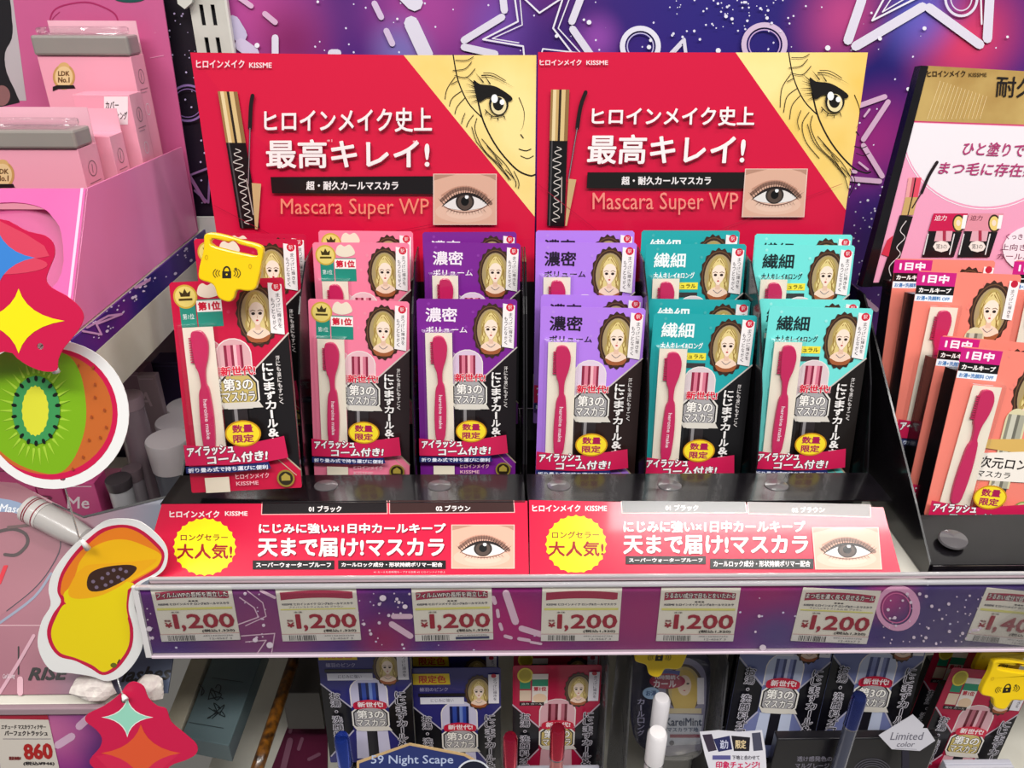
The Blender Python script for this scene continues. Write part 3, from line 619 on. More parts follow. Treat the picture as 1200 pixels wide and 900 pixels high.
def pack_mesh(kind):
    "front print for one kind of pack; design units: 100 wide, v downwards"
    K = KINDS[kind]; W, H = K['W'], K['H']; HU = H/W*100
    m = lambda P: np.stack([(P[:, 0]/100-.5)*W, H-P[:, 1]/100*W], -1)
    a = Art(m, .32, coat=.3); c = K['col']
    a.poly([(2, 0), (98, 0), (100, 2), (100, HU-1), (99, HU), (1, HU), (0, HU-1), (0, 2)], c)
    if K['lay'] == 'A':
        a.poly([(100, 50), (68, 80), (36, 84), (36, 150), (78, 150), (100, 172)], K['dark'])
        a.line([(100, 49), (68, 79)], 1.3, '#CFC6BE'); a.line([(78, 150), (100, 173)], 1.3, '#B8A890'); a.line([(76, 158), (96, 178)], .8, '#B8A890')
        for i in range(10): a.poly(ell(12+(i*37) % 84, 5+(i*23) % 44, 1.6, 1.6, 6), K['fl'])
        if K.get('award'):
            a.poly([(7, 20), (21, 20), (21, 40), (7, 40)], '#1E8A78'); a.text('第1位', 9, 28, 19, 33, '#E8F0EC'); a.poly([(22, 16), (44, 16), (44, 40), (22, 40)], '#1E8A78')
            a.poly(ell(13, 13, 10.5, 10.5), '#C9A83C'); a.poly(ell(13, 13, 9, 9), '#E3CE72'); a.poly([(9, 13), (8, 8), (11, 10), (13, 6), (15, 10), (18, 8), (17, 13)], '#3A3010'); a.rect(7, 14.5, 19, 16.5, '#4A3C10')
            a.poly(smooth_pts([(24, 12), (25, 5), (29, 2), (33, 4), (38, 2), (42, 6), (43, 12), (33, 15)], 3), '#EADCC8'); a.rect(22, 17, 44, 27, '#F6F0EC'); a.text('第1位', 23.5, 18.5, 42.5, 25.5, '#D01838', .4)
        else:
            a.text(K['title'], 9, 9, 40, 23, K['tc'], .35); a.text(K['sub'], 9, 28, 50, 34, K['tc'], .15)
        if K.get('hat'): a.rect(24, 38, 54, 45, '#F0E040'); a.text('ナチュラル', 26, 39.5, 52, 43.5, '#4A3A10', .15); a.rect(34, 48, 54, 53, '#3A3638')
        capsule(a, 50, 52, 92, 15, K['win'], ('#8A2440', '#D77A90', '#F0B8C0'))
        cameo(a, 74, 32, 17, 26)
        a.poly([(86, 4), (98, 6), (97, 50), (85, 48)], '#F2ECEC'); a.poly(ell(93, 8, 4, 4, 12), '#D01838'); a.text('駅', 91, 6, 95, 10, '#F2E0E0')
        a.vtext('まつげに輝きを', 92, 13, 95.5, 44, '#3A3038'); a.vtext('もっとながく', 87.5, 17, 90.5, 46, '#3A3038')
        a.rect(44, 92, 58, 132, '#2A2426'); a.rect(46, 92, 49, 150, '#8A8688')
        badge(a, 52, 100, 1.08, kind == 'crimson')
        a.vtext('にじまずカール&キ', 75, 74, 84, 150, '#F4F0EE', .35); a.vtext('汗にも涙にもすごく', 87.5, 68, 91, 112, '#E0DAD8', .1)
        a.text('ヒロインメイク', 42, 174, 72, 178.5, '#E8B8C0', .1); a.text('KISSME', 42, 181, 62, 184.5, '#E8B8C0', .1)
        a.poly(ell(87, 180, 8, 8), '#8E7C30'); a.poly(ell(87, 180, 6.4, 6.4), '#2A2214'); a.poly([(83, 182), (83, 178), (87, 175), (91, 178), (91, 182)], '#A89440')
        a.rect(14, 176, 36, 190, '#E6DCC8')
    elif K['lay'] == 'C':
        a.poly([(-1, 1), (37, 1), (37, 14), (-1, 14)], '#C8187C'); a.text('1日中', 5, 3.5, 30, 11, '#F8ECF4', .5)
        a.rect(0, 14, 37, 22.5, '#120E10'); a.text('カールキープ', 3, 16, 34, 20.5, '#F6F0EE', .25); a.rect(0, 22.5, 37, 29, '#E8EEF6'); a.text('お湯+洗顔料 OFF', 2, 24, 34, 28, '#3A78B8', .15)
        for i in range(10): a.poly(ell(44+(i*37) % 50, 5+(i*23) % 44, 1.6, 1.6, 6), '#EC8478')
        cameo(a, 76, 38, 19, 29)
        a.poly([(89, 6), (99, 7), (98, 44), (88, 43)], '#F4ECEC'); a.poly(ell(94, 9, 3.6, 3.6, 12), '#C01838'); a.vtext('まつげに輝きを', 92, 14, 95.5, 42, '#3A3038')
        a.poly([(54, 130), (54, 64)]+list(ell(64, 64, 10, 12, 10, 180, 360))+[(74, 64), (74, 130)], '#D8CFA8')
        for s0, s1, c_ in ((56, 59, '#8A8878'), (59, 64, '#C9C6B4'), (64, 67, '#6E6C60'), (67, 72, '#A8A694')): a.rect(s0, 58, s1, 150, c_)
        a.rect(56, 130, 72, 156, '#3A383A'); a.poly([(38, 84), (100, 78), (100, 96), (38, 92)], '#D8B060')
        a.poly([(34, 98), (100, 90), (100, 122), (34, 124)], '#F2EAE0'); a.text('次元ロング', 40, 100, 98, 111, '#1C1416', .25); a.text('マスカラ', 40, 114, 72, 120, '#1C1416', .1)
        a.vtext('うぶ毛のように', 57, 126, 61, 154, '#F0F0F0', .1)
        a.poly(ell(91, 150, 8, 9), '#7E9A48'); a.poly(ell(91, 150, 6.6, 7.6), '#C9C890'); a.text('フィルム', 86, 147, 96, 152, '#3A4A18')
    elif K['lay'] == 'B':
        a.poly([(0, 60), (31, 95), (31, 126), (0, 170), (0, 60)], '#0C0B12'); a.poly([(100, 60), (73, 95), (73, 126), (100, 170)], '#0C0B12')
        capsule(a, 52, 50, 92, 20, K['win'], K['tube']); a.poly([(32, 172), (34, 128), (70, 128), (72, 172)], K['win']); a.rect(46, 126, 58, 172, '#1C1A22')
        for L in ([(0, 58), (31, 93)], [(100, 58), (73, 93)], [(31, 128), (2, 168)], [(73, 128), (98, 168)]): a.line(L, 1.6, '#B8B4C0')
        if K.get('award'):
            a.poly([(8, 16), (20, 16), (20, 34), (8, 34)], '#1E8A68'); a.poly(ell(14, 14, 9, 11), '#E3D24A'); a.poly(ell(14, 14, 7, 9), '#B8A82C'); a.rect(22, 12, 40, 56, '#E8E0D8'); a.rect(22, 20, 40, 30, '#1E8A68'); a.text('第1位', 24, 31, 38, 37, '#C01838', .3)
            a.rect(8, 36, 21, 52, '#E0C8B0'); a.poly(ell(31, 48, 8, 7), '#E8C8A8'); a.rect(8, 54, 36, 59, '#1A1014'); a.text('迫力 カール', 10, 55, 34, 58, '#E8E0DC')
        else:
            a.poly([(1, 8), (42, 8), (43, 24), (1, 24)], '#E9C81E'); a.text('限定色', 8, 10.5, 38, 21.5, '#D03020', .3)
            a.text('極羽のピンク', 8, 28, 40, 34, '#A8A4C8', .1); a.rect(6, 37, 60, 42, '#14121E'); a.rect(8, 43, 58, 53, '#E0DEE8'); a.text('にじみに強い', 20, 45, 46, 50, '#3A3850')
        cameo(a, 75, 36, 15, 24, '#3A2A20'); a.rect(86, 9, 98, 52, '#E4E0E6'); a.vtext('まつげに輝きを', 91.5, 14, 95.5, 48, '#4A4458'); a.poly(ell(92, 11, 3, 3, 10), '#C01838')
        badge(a, 52, 111, 1.25, kind == 'wine'); a.poly(smooth_pts([(34, 86), (40, 82), (52, 80), (64, 82), (71, 86), (69, 94), (52, 92), (36, 94)], 3), '#C8183C'); a.text('新世代!', 39, 83.5, 67, 91, '#F4E4E4', .3)
        a.vtext('お湯・洗顔料オフ', 9, 68, 20, 160, '#14121C', .2, '#D8D4DE', .9); a.vtext('にじまずカール&キ', 82, 66, 93, 160, '#14121C', .2, '#D8D4DE', .9)
    return a
def lab(a, v):
    a.poly(smooth_pts([(0, v-2), (20, v), (45, v+1), (66, v-2), (90, v-6)], 4, False).tolist()+[(92, v+14), (70, v+17), (40, v+18), (0, v+17)], '#C81C50')
    a.otext('アイラッシュ', 3, v+0, 44, v+8, '#F8F2F2', '#2A0E1A', .9, .4, quad=[(3, v+1), (44, v-1), (44, v+7), (3, v+9)]); a.otext('コーム付き!', 20, v+8, 74, v+17, '#F8F2F2', '#2A0E1A', .9, .4, quad=[(20, v+9), (74, v+6), (73, v+15), (20, v+17)])
    a.poly([(0, v+18), (40, v+19), (74, v+17), (76, v+23), (40, v+25), (0, v+24)], '#1E2A66'); a.text('折り畳み式で持ち運びに便利', 2, v+19.5, 73, v+23.5, '#E8ECF8', .15)
    a.poly(ell(54, v-10, 16, 12), '#C89018'); a.poly(ell(54, v-10, 14.6, 10.6), '#F2D92C'); a.text('数量', 45, v-18, 63, v-11, '#A81850', .3); a.text('限定', 45, v-9, 63, v-2, '#A81850', .3)
HA = .150
WINE = ('#141C50', '#2E48A0', '#7088C8')
KINDS = {
 'crimson': dict(lay='A', W=.080, H=.152, col='#C4123E', dark='#141012', fl='#CE3058', award=1, win='#D8A8AC'),
 'pink': dict(lay='A', W=.076, H=HA, col='#F2809E', dark='#2A1C1E', fl='#F08CA4', award=1, win='#E8BCC4'),
 'purple': dict(lay='A', W=.076, H=HA, col='#7A2290', dark='#181014', fl='#8C38A2', title='濃密', sub='ボリューム', tc='#F4E8F4', win='#D8C0D8'),
 'lilac': dict(lay='A', W=.080, H=HA, col='#B27EE8', dark='#2A1A18', fl='#B888E6', title='濃密', sub='ボリューム', tc='#201428', win='#E0CCE0'),
 'teal': dict(lay='A', W=.080, H=HA, col='#22A4A8', dark='#141214', fl='#44ACAE', title='繊細', sub='大人キレイ&ロング', tc='#F0F8F8', win='#D8C8CC', hat=1),
 'mint': dict(lay='A', W=.080, H=HA, col='#72DED8', dark='#1C1614', fl='#98E8E2', title='繊細', sub='大人キレイ&ロング', tc='#18282C', win='#DCC8CC', hat=1),
 'coral': dict(lay='C', W=.080, H=.131, col='#F08474', dark='#141012', fl='#F49C8C'),
 'navy': dict(lay='B', W=.074, H=.132, col='#2A2870', fl='', win='#C8C4DC', tube=WINE),
 'silver_blue': dict(lay='B', W=.075, H=.142, col='#7078A8', fl='', win='#C0C8E0', tube=('#4A5080', '#8890C0', '#D0D4EC')),
 'wine': dict(lay='B', W=.074, H=.132, col='#B01440', fl='', award=1, win='#D8A8B0', tube=('#6A2030', '#B86878', '#E8B8C0')),
}
COMB = mat('#C8205C', .3, coat=.3); CREAM = mat('#EFE6D4', .5); CLR = clear(gloss=.06, rough=.08)
def make_pack(kind):
    K = KINDS[kind]; W, H = K['W'], K['H']; u = W/100
    t = bpy.data.objects.new('mascara_pack', None); C.objects.link(t); t.empty_display_size = .01
    side = '#0F0D10' if K['lay'] != 'B' else '#100E18'
    rc = .0016
    out = [(-W/2+rc, 0), (W/2-rc, 0), (W/2, rc), (W/2, H-rc), (W/2-rc, H), (-W/2+rc, H), (-W/2, H-rc), (-W/2, rc)]
    X = lambda a_, b_: ((a_/100-.5)*W, H-b_*u)
    cd_ = .0165 if K['lay'] == 'C' else .0105; cl_ = .0002 if K['lay'] == 'C' else .002
    slab('carton', [(-W/2+cl_, 0), (W/2-.002, 0), (W/2-.002, H*.70), (W/2-.018, H*.90), (-W/2+cl_, H*(.86 if K['lay'] == 'C' else .82))], -cd_, -.0005, mat(side, .25, coat=.4), t)
    slab('front_card', out, -.0005, 0, mat(K['col'], .35), t)
    pack_mesh(kind).build('printed_face', t)
    if K['lay'] != 'B':
        dx = 0 if K['lay'] == 'A' else 8; y0, y1 = (34, 150) if K['lay'] == 'A' else (34, 150)
        if K.get('award'): y0 = 40
        sl = 6 if K['lay'] == 'C' else 0
        slab('comb_backing_card', [X(8+dx, y0), X(35+dx, y0), X(36+dx-sl*.6, y1), X(9+dx-sl, y1)], .0012, .0016, CREAM, t)
        cb = [(21, y0+3), (28, y0+4), (32, y0+13), (31, y0+26), (27.5, y0+38), (27, y0+50), (29, y0+56), (30.5, y0+80), (29, y0+108), (25, y0+114), (19.5, y0+112), (18, y0+90), (19.5, y0+60), (22, y0+52), (21, y0+40), (18.5, y0+32), (17.5, y0+8)]
        cbp = [X(x_+dx-2-sl*(v_-y0)/115, v_) for x_, v_ in smooth_pts(cb, 3)]
        cobj = slab('lash_comb', cbp, .0018, .0042, COMB, t, bev=.0006)
        V = []; F = []
        for i in range(11):
            yy = y0+9+i*2.1; x0_, x1_ = X(13.2+dx-sl*(yy-y0)/115, yy), X(18.5+dx-sl*(yy-y0)/115, yy+1.1); k = len(V)
            V += [(x0_[0], x0_[1], .0022), (x1_[0], x0_[1], .0022), (x1_[0], x1_[1], .0022), (x0_[0], x1_[1], .0022), (x0_[0], x0_[1], .0034), (x1_[0], x0_[1], .0034), (x1_[0], x1_[1], .0034), (x0_[0], x1_[1], .0034)]
            F += [(k+4, k+5, k+6, k+7), (k, k+1, k+5, k+4), (k+3, k+2, k+6, k+7), (k, k+3, k+7, k+4)]
        link('comb_teeth', mesh('comb_teeth', V, F, COMB), cobj)
        if K['lay'] == 'A':
            aa = Art(lambda P: np.stack([(P[:, 0]/100-.5)*W, H-P[:, 1]*u], -1), .4); aa.text('heroine make', 0, 0, 0, 0, '#F4D8E0', .12, quad=[(24.6+dx, y0+64), (24.2+dx, y0+100), (20.8+dx, y0+100), (21.0+dx, y0+64)]); aa.build('comb_lettering', cobj, .0042)
        lb = Art(lambda P: np.stack([(P[:, 0]/100-.5)*W, H-P[:, 1]*u], -1), .35); lab(lb, 146 if K['lay'] == 'A' else 148); lb.build('banner_label', t, .0053)
        q = [X(4+dx, y0-3), X(38+dx, y0-3), X(39+dx-sl, y1+(12 if K['lay'] == 'A' else 4)), X(5+dx-sl, y1+(12 if K['lay'] == 'A' else 4))]
        bl_ = [(q[i][0], q[i][1]) for i in (0, 1, 2, 3)]
        V = [(x_, y_, .0003) for x_, y_ in bl_]+[(x_*1.0+(.0012 if i in (0, 3) else -.0012), y_+(-.0012 if i < 2 else .0012), .0052) for i, (x_, y_) in enumerate(bl_)]
        F = [(4, 5, 6, 7)]+[(i, (i+1) % 4, (i+1) % 4+4, i+4) for i in range(4)]
        link('clear_blister', mesh('clear_blister', V, F, CLR), t)
    return t
PROTO = {}
def copy_tree(o, parent=None):
    c = o.copy(); C.objects.link(c)
    if parent is not None: c.parent = parent
    for ch in list(o.children): copy_tree(ch, c)
    return c
def pack(kind, tl, Y, lean, roll, label, group, yaw=0.):
    K = KINDS[kind]
    if kind not in PROTO: PROTO[kind] = make_pack(kind); t = PROTO[kind]
    else: t = copy_tree(PROTO[kind])
    f = Frame((0, 0, 0), lean, yaw, roll); p = onY(tl[0], tl[1], Y); f.o = p + f.M@np.array([K['W']/2, -K['H'], 0])
    t.matrix_world = f.matrix(); t['label'] = label; t['category'] = 'mascara pack'; t['group'] = group
    return t
L_ = 12
G1, G2 = 'mascara packs in the left display', 'mascara packs in the middle display'
pack('crimson', (198, 331), .1105, 19, 2.6, 'crimson mascara pack with yellow security tag clipped over its top', G1)
pack('crimson', (227, 280), .180, L_, 0, 'crimson mascara pack standing behind the yellow security tag', G1)
pack('crimson', (240, 273), .200, L_, -.6, 'rearmost crimson mascara pack, mostly hidden by the one before it', G1)
pack('pink', (361, 350), .1427, L_, -1.8, 'pink mascara pack, the front one of its column, between crimson and purple', G1)
pack('pink', (366, 284), .187, L_, -.3, 'pink mascara pack in the raised back row, its head and badge showing', G1)
pack('pink', (373, 270), .206, L_, -.6, 'rearmost pink mascara pack, only its top edge showing', G1)
pack('purple', (488, 350), .1427, L_, -.4, 'dark purple mascara pack, front one of the left display', G1)
pack('purple', (497, 284), .187, L_, -.6, 'dark purple mascara pack in the raised back row', G1)
pack('purple', (495, 272), .206, L_, .2, 'rearmost dark purple mascara pack, only its top edge showing', G1)
pack('lilac', (634, 359), .1427, L_, -1.2, 'lilac mascara pack at the very front of its column', G2)
pack('lilac', (634, 345), .1617, L_, -1., 'lilac mascara pack directly behind the front lilac one', G2)
pack('lilac', (628, 284), .187, L_, -.3, 'lilac mascara pack in the raised back row', G2)
pack('lilac', (628, 270), .206, L_, -.2, 'rearmost lilac mascara pack, top edge touching the poster foot', G2)
pack('teal', (766, 367), .1427, L_, -1.4, 'teal mascara pack at the very front of its column', G2)
pack('teal', (761, 350), .1617, L_, -.9, 'teal mascara pack directly behind the front teal one', G2)
pack('teal', (757, 286), .187, L_, 0, 'teal mascara pack in the raised back row', G2)
pack('teal', (752, 270), .206, L_, -.1, 'rearmost teal mascara pack, greyish top edge below the poster', G2)
pack('mint', (902, 359), .1427, L_, -1.3, 'mint green mascara pack at the very front of its column', G2)
pack('mint', (890, 350), .1617, L_, -.8, 'mint green mascara pack directly behind the front mint one', G2)
pack('mint', (885, 287), .187, L_, -.3, 'mint green mascara pack in the raised back row beside the galaxy panel', G2)
pack('mint', (885, 274), .206, L_, -.5, 'rearmost mint green mascara pack, only its top edge showing', G2)
# glossy oval bosses on the ledges
for d, xs in ((dispA, (382, 515)), (dispB, (655, 785, 910))):
    for x in xs:
        p = onZ(x, 569, .0884); M_ = Matrix.Translation(p)@Matrix.Rotation(math.pi/2, 4, 'X')
        lathe('ledge_dimple', [(.0001, -.001), (.0095, -.001), (.0088, .0004), (.0001, .0016)], mat('#5A5658', .12, coat=.6), d, in_world(d)@M_, 24, flat=.8)
# yellow security tag
tf = Frame(onY(275, 300, .093), 14, 0, 0)
tag = thing('security_tag', tf, 'yellow plastic security tag with padlock symbol and loop handle on crimson pack', 'security tag', 'yellow security tags')
z7 = lambda P: tf.px([(220+x/8.57, 260+y/8.57) for x, y in P])
out = smooth_pts(z7([(190, 130), (260, 105), (400, 130), (560, 180), (720, 220), (775, 270), (760, 400), (720, 600), (690, 670), (620, 688), (515, 680), (480, 760), (440, 795), (370, 780), (320, 740), (292, 650), (250, 610), (160, 580), (130, 540), (140, 440), (175, 300), (185, 200)]), 3)
hole = smooth_pts(z7([(275, 165), (430, 200), (485, 183), (535, 222), (690, 262), (716, 300), (710, 338), (600, 318), (450, 285), (300, 245), (250, 215)]), 2)
YEL = mat('#F2CB06', .35, coat=.3)
slab('tag_body', out, 0, .0045, YEL, tag, [hole], bev=.0010)
a = Art(lambda P: z7(P), .5)
a.rect(370, 490, 460, 560, '#1C1808'); a.poly(ell(415, 492, 40, 55, 20), '#1C1808', [ell(415, 492, 24, 38, 20)]); a.poly(ell(415, 522, 10, 10, 10), YEL)
a.poly(ell(505, 468, 15, 15, 14), '#6A5A08')
for r in (1, 2, 3):
    for s in (-1, 1): a.line(ell(417, 510, 60+r*25, 30+r*14, 8, -35, 35) if s > 0 else ell(417, 510, 60+r*25, 30+r*14, 8, 145, 215), 7, '#2A2408')
a.line(ell(215, 350, 14, 22, 12), 4, '#B89404', True); a.line(ell(650, 440, 14, 22, 12), 4, '#B89404', True)
a.build('lock_symbol', tag, .0045)
# ================================================================ RIGHT DISPLAY
dispC = display('right black display stand with pink and gold poster, coral mascara packs', PF, None, None, (.30, .55))
inv = in_world(dispC)
CF = Frame(onY(1080, 78, .232), 9.5, 0, -2.4)
cq = [(1079, 78), (1420, 98), (1390, 330), (1012, 336)]
L = CF.px(cq)
slab('poster_board', L, -.004, 0, mat('#121012', .3), dispC, matrix=inv@CF.matrix())
slab('poster_edge', CF.px([(1078, 77), (1087, 77.5), (1021, 336), (1009, 336)]), -.008, .0014, BLK, dispC, matrix=inv@CF.matrix())
a = Art(lambda P: CF.px(P), .3, coat=.3)
z = lambda P: [(1010+x/3.6, 70+y/3.6) for x, y in P]
a.poly(z([(275, 25), (1420, 90), (1400, 940), (25, 940)]), '#EDA0BE')
a.poly(z([(275, 25), (1420, 90), (1410, 300), (208, 258)]), grain('#B88A48', '#E3C076', 14, .25, .4)); a.line(z([(208, 260), (1400, 302)]), 1.6, '#C83A68')
a.poly(z([(208, 266), (1400, 308), (1390, 420)]+[tuple(p) for p in ell(520, 300, 345, 320, 30, 20, 182)]), '#ECE4EA')
a.line(z([tuple(p) for p in ell(520, 300, 352, 330, 30, 20, 176)]), .9, '#F6F0F4')
for i in range(14): a.line(z([(275+i*17, 250), (330+i*15, 90+i*5)]), .5, '#E8D2A0')
a.text('ヒロインメイク', *z([(275, 46)])[0], *z([(435, 72)])[0], '#3A2810', .25); a.text('KISSME', *z([(450, 56)])[0], *z([(525, 72)])[0], '#4A3818', .1)
a.text('耐久ロング', 0, 0, 0, 0, '#1A1210', .3, quad=z([(570, 68), (1010, 90), (995, 176), (562, 156)]))
a.text('ひと塗りで', 0, 0, 0, 0, '#B03A70', .3, shear=.2, quad=z([(430, 345), (690, 352), (684, 410), (424, 400)])); a.text('まつ毛に存在感', 0, 0, 0, 0, '#B03A70', .3, shear=.2, quad=z([(325, 430), (745, 440), (740, 496), (320, 482)]))
for s0, s1, c_ in ((0, .3, '#E8A0A0'), (.3, .5, '#C85868'), (.5, .6, '#2A1418'), (.6, 1, '#E04A60')):
    a.poly(z([(195+55*s0, 497), (195+55*s1, 497), (182+52*s1, 580), (182+52*s0, 580)]), c_); a.poly(z([(182+52*s0, 580), (182+52*s1, 580), (165+50*s1, 655), (165+50*s0, 655)]), '#C8A468' if s0 != .5 else '#2A1C10')
a.poly(z([(158, 655), (214, 660), (160, 835), (130, 940), (70, 940), (110, 820)]), '#141012'); a.line(smooth_pts(z([(185, 680), (160, 720), (180, 750), (145, 790), (160, 820), (115, 870), (120, 910)]), 4, False), .9, '#D8D0D0')
a.line(z([(210, 625), (250, 560)]), 1.5, '#3A2428'); a.line(smooth_pts(z([(250, 560), (280, 490), (315, 432)]), 4, False), 3.6, '#201418')
a.poly(z([(105, 760), (130, 740), (110, 830), (80, 820)]), '#D03048')
for ox, c_, t_ in ((0, '#C8184C', '#F4E0E4'), (150, '#E090A0', '#7A3A48')):
    a.poly(z([(300+ox, 648), (445+ox, 648), (385+ox, 832), (250+ox, 832)]), '#141012'); a.poly(z([(300+ox, 648), (445+ox, 648), (420+ox, 725), (278+ox, 722)]), c_)
    a.text('迫力', 0, 0, 0, 0, t_, .1, quad=z([(308+ox, 656), (358+ox, 656), (352+ox, 678), (302+ox, 678)])); a.poly(z(ell(405+ox, 690, 26, 38)), '#3A2A20'); a.poly(z(ell(405+ox, 690, 20, 30)), '#E8CC78'); a.poly(z(ell(404+ox, 688, 9, 13)), '#F4DCC8'); a.poly(z([(425+ox, 655), (442+ox, 655), (432+ox, 712), (415+ox, 712)]), '#F4F0F0')
    a.poly(z([(312+ox, 722), (380+ox, 722), (372+ox, 765), (302+ox, 765)]), '#E0A8B4'); a.rect(*z([(338+ox, 720)])[0], *z([(352+ox, 764)])[0], '#A83048'); a.poly(z(ell(333+ox, 787, 36, 24, 8)), '#F0E4DC'); a.text('第3の', *z([(310+ox, 776)])[0], *z([(356+ox, 798)])[0], '#3A2A30')
    for s in (265, 375): a.line(z([(s+ox+12, 735), (s+ox-8, 820)]), 1.4, '#E0DCDC')
a.poly(z(ell(760, 800, 170, 110)), '#F4E4EC'); a.text('くっきり', 0, 0, 0, 0, '#7A3A58', .1, quad=z([(606, 732), (700, 735), (698, 760), (602, 756)])); a.text('上向き', 0, 0, 0, 0, '#7A3A58', .1, quad=z([(585, 775), (690, 778), (686, 806), (580, 802)])); a.text('カール♪', 0, 0, 0, 0, '#7A3A58', .1, quad=z([(570, 815), (690, 818), (686, 842), (566, 838)]))
a.build('poster_print', dispC, 0, inv@CF.matrix())
SX = .3015
sd = [onX(*p, SX) for p in [(1013, 345), (1074, 590), (1089, 660)]]
Pside = [(SX, .235, sd[0][2]), tuple(sd[0]), tuple(sd[1]), (SX, sd[2][1]-.002, .064), (SX, sd[2][1]-.002, .0510), (SX, .235, .0510)]
poly3('side_panel', Pside, BLK, dispC, .0015, matrix=inv)
box('tray_floor', (SX+.001, .018, .0502), (.56, .235, .0518), BLK, dispC, matrix=inv)
box('front_lip', (SX+.001, .0135, .0502), (.56, .0165, .0640), BLK, dispC, matrix=inv)
poly3('front_ledge', [(SX, .0150, .0640), (.56, .0150, .0640), (.56, .0560, .0760), (SX, .0560, .0760)], BLK, dispC, .0012, matrix=inv)
lathe('ledge_dimple', [(.0001, -.001), (.0105, -.001), (.0098, .0004), (.0001, .0018)], mat('#5A5658', .12, coat=.6), dispC, inv@Matrix.Translation(onZ(1117, 633, .0735)+np.array([0, 0, .001]))@Matrix.Rotation(R(108), 4, 'X'), 24, flat=.8)
G3 = 'coral mascara packs in the right display'
pack('coral', (1129, 406), .098, 14, -5.5, 'coral mascara pack at the very front of the right display, cut by picture edge', G3)
pack('coral', (1104, 393), .122, 14, -5.2, 'coral mascara pack directly behind the front coral one', G3)
pack('coral', (1077, 317), .155, 14, -2.4, 'coral mascara pack in the raised back row, portrait fully visible', G3)
pack('coral', (1050, 303), .180, 14, -1.2, 'rearmost coral mascara pack at the foot of the pink poster', G3)
pack('coral', (1190, 305), .180, 14, -1.2, 'coral mascara pack at the right picture edge, only its magenta corner showing', G3)
# ================================================================ HANGING CARD SHAPES
STR = clear('clear_string', '#F4F4F8', .35, .15, .35)
def pend(name, Y, outline, label, cat='hanging card', hole=None, white=True, lean=10):
    f = Frame((0, Y, 0), 0); c = f.px(outline).mean(0); f = Frame(f.moved(c[0], c[1], 0).o, lean)
    t = thing(name, f, label, cat, 'hanging card shapes on clear strings')
    slab('card', f.px(outline), -.0006, 0, mat('#F4F3F1' if white else '#D0164A', .4), t, [f.px(ell(hole[0], hole[1], 4, 4, 12))] if hole else ())
    return t, f, Art(lambda P: f.px(P), .4, coat=.15)
# kiwi
ko = ell(63, 486, 88, 87, 48)
t, f, a = pend('kiwi_card', -.008, ko, 'kiwi slice card with white border, hanging left of the crimson pack', hole=(73, 560))
a.poly(ell(61, 485, 77, 77, 44), '#D3144C'); a.poly(ell(56, 484, 76, 72, 44), '#C8682A')
a.poly(smooth_pts([(-30, 440), (0, 415), (20, 410), (60, 411), (82, 418), (95, 440), (101, 475), (99, 505), (88, 535), (72, 553), (50, 554), (15, 540), (-12, 510)], 4), '#7FB414')
rr = random.Random(4)
for i in range(30):
    t_ = 2*math.pi*i/30; r0, r1 = 1.08, 1.35+.25*rr.random(); a.line([(43+27*r0*math.cos(t_), 481+42*r0*math.sin(t_)), (43+27*r1*1.1*math.cos(t_), 481+42*r1*math.sin(t_))], 3.2, '#A9D23C', taper=True)
a.poly(ell(43, 480, 28, 40, 30), '#3F9A56'); P = []
for i in range(40): t_ = 2*math.pi*i/40; k = 1+.03*(-1)**i; P.append((42+15.5*k*math.cos(t_), 481+29*k*math.sin(t_)))
a.poly(P, '#E2E23A')
for i in range(18): t_ = 2*math.pi*(i+.5)/18; a.poly(ell(43+26*math.cos(t_), 481+38*math.sin(t_), 3.4, 2.1, 10, rot=math.degrees(t_)), '#10140E')
for x, y in ((112, 450), (108, 488), (123, 480), (105, 515), (118, 512), (98, 535), (86, 549), (112, 465), (125, 500), (93, 428), (110, 430)): a.poly(ell(x, y, 1.4, 2.2, 8), '#A04A22')
a.build('kiwi_print', t)
# upper red sparkle
o1 = [(-70, 250), (0, 257), (15, 262), (32, 271), (52, 276), (62, 285), (64, 298), (59, 312), (54, 327), (60, 337), (78, 347), (93, 360), (98, 372), (93, 385), (83, 398), (74, 409), (68, 422), (66, 434), (50, 435), (32, 428), (20, 420), (5, 412), (-70, 415)]
t, f, a = pend('sparkle_card', -.0125, smooth_pts(o1, 3), 'crimson sparkle card with blue and yellow stars, above the kiwi card', hole=(47, 406), white=False)
a.poly([(-70, 252), (0, 259), (30, 274), (52, 288), (58, 300), (30, 305), (0, 302), (-70, 300)], '#DE4460'); a.poly(ell(-10, 310, 66, 12), '#DE4460')
a.poly(star4(-5, 302, 46, 40, .17), '#3C86D8'); a.poly(star4(22, 376, 54, 38, .17), '#F8EA10'); a.build('sparkle_print', t)
# papaya
z2 = lambda P: [(x/3.75, 560+y/3.75) for x, y in P]
po = smooth_pts(z2([(540, 180), (620, 195), (700, 260), (735, 320), (728, 390), (690, 430), (625, 462), (598, 500), (592, 570), (622, 660), (628, 730), (600, 800), (540, 868), (470, 893), (400, 872), (310, 858), (232, 850), (185, 795), (165, 720), (183, 630), (222, 560), (213, 490), (230, 420), (275, 350), (330, 290), (390, 240), (460, 190)]), 4)
t, f, a = pend('papaya_card', .0080, po, 'yellow and orange papaya card with white border, beside the shelf rail end', hole=(100.5, 645.5), lean=4)
s2 = lambda P, c: a.poly(smooth_pts(z2(P), 4), c)
s2([(540, 205), (615, 225), (685, 280), (722, 330), (712, 385), (680, 420), (600, 462), (572, 505), (565, 580), (585, 660), (580, 740), (545, 805), (500, 850), (450, 866), (400, 838), (330, 803), (262, 785), (220, 735), (207, 670), (232, 600), (268, 545), (252, 495), (268, 420), (318, 340), (380, 275), (450, 222)], '#CE1444')
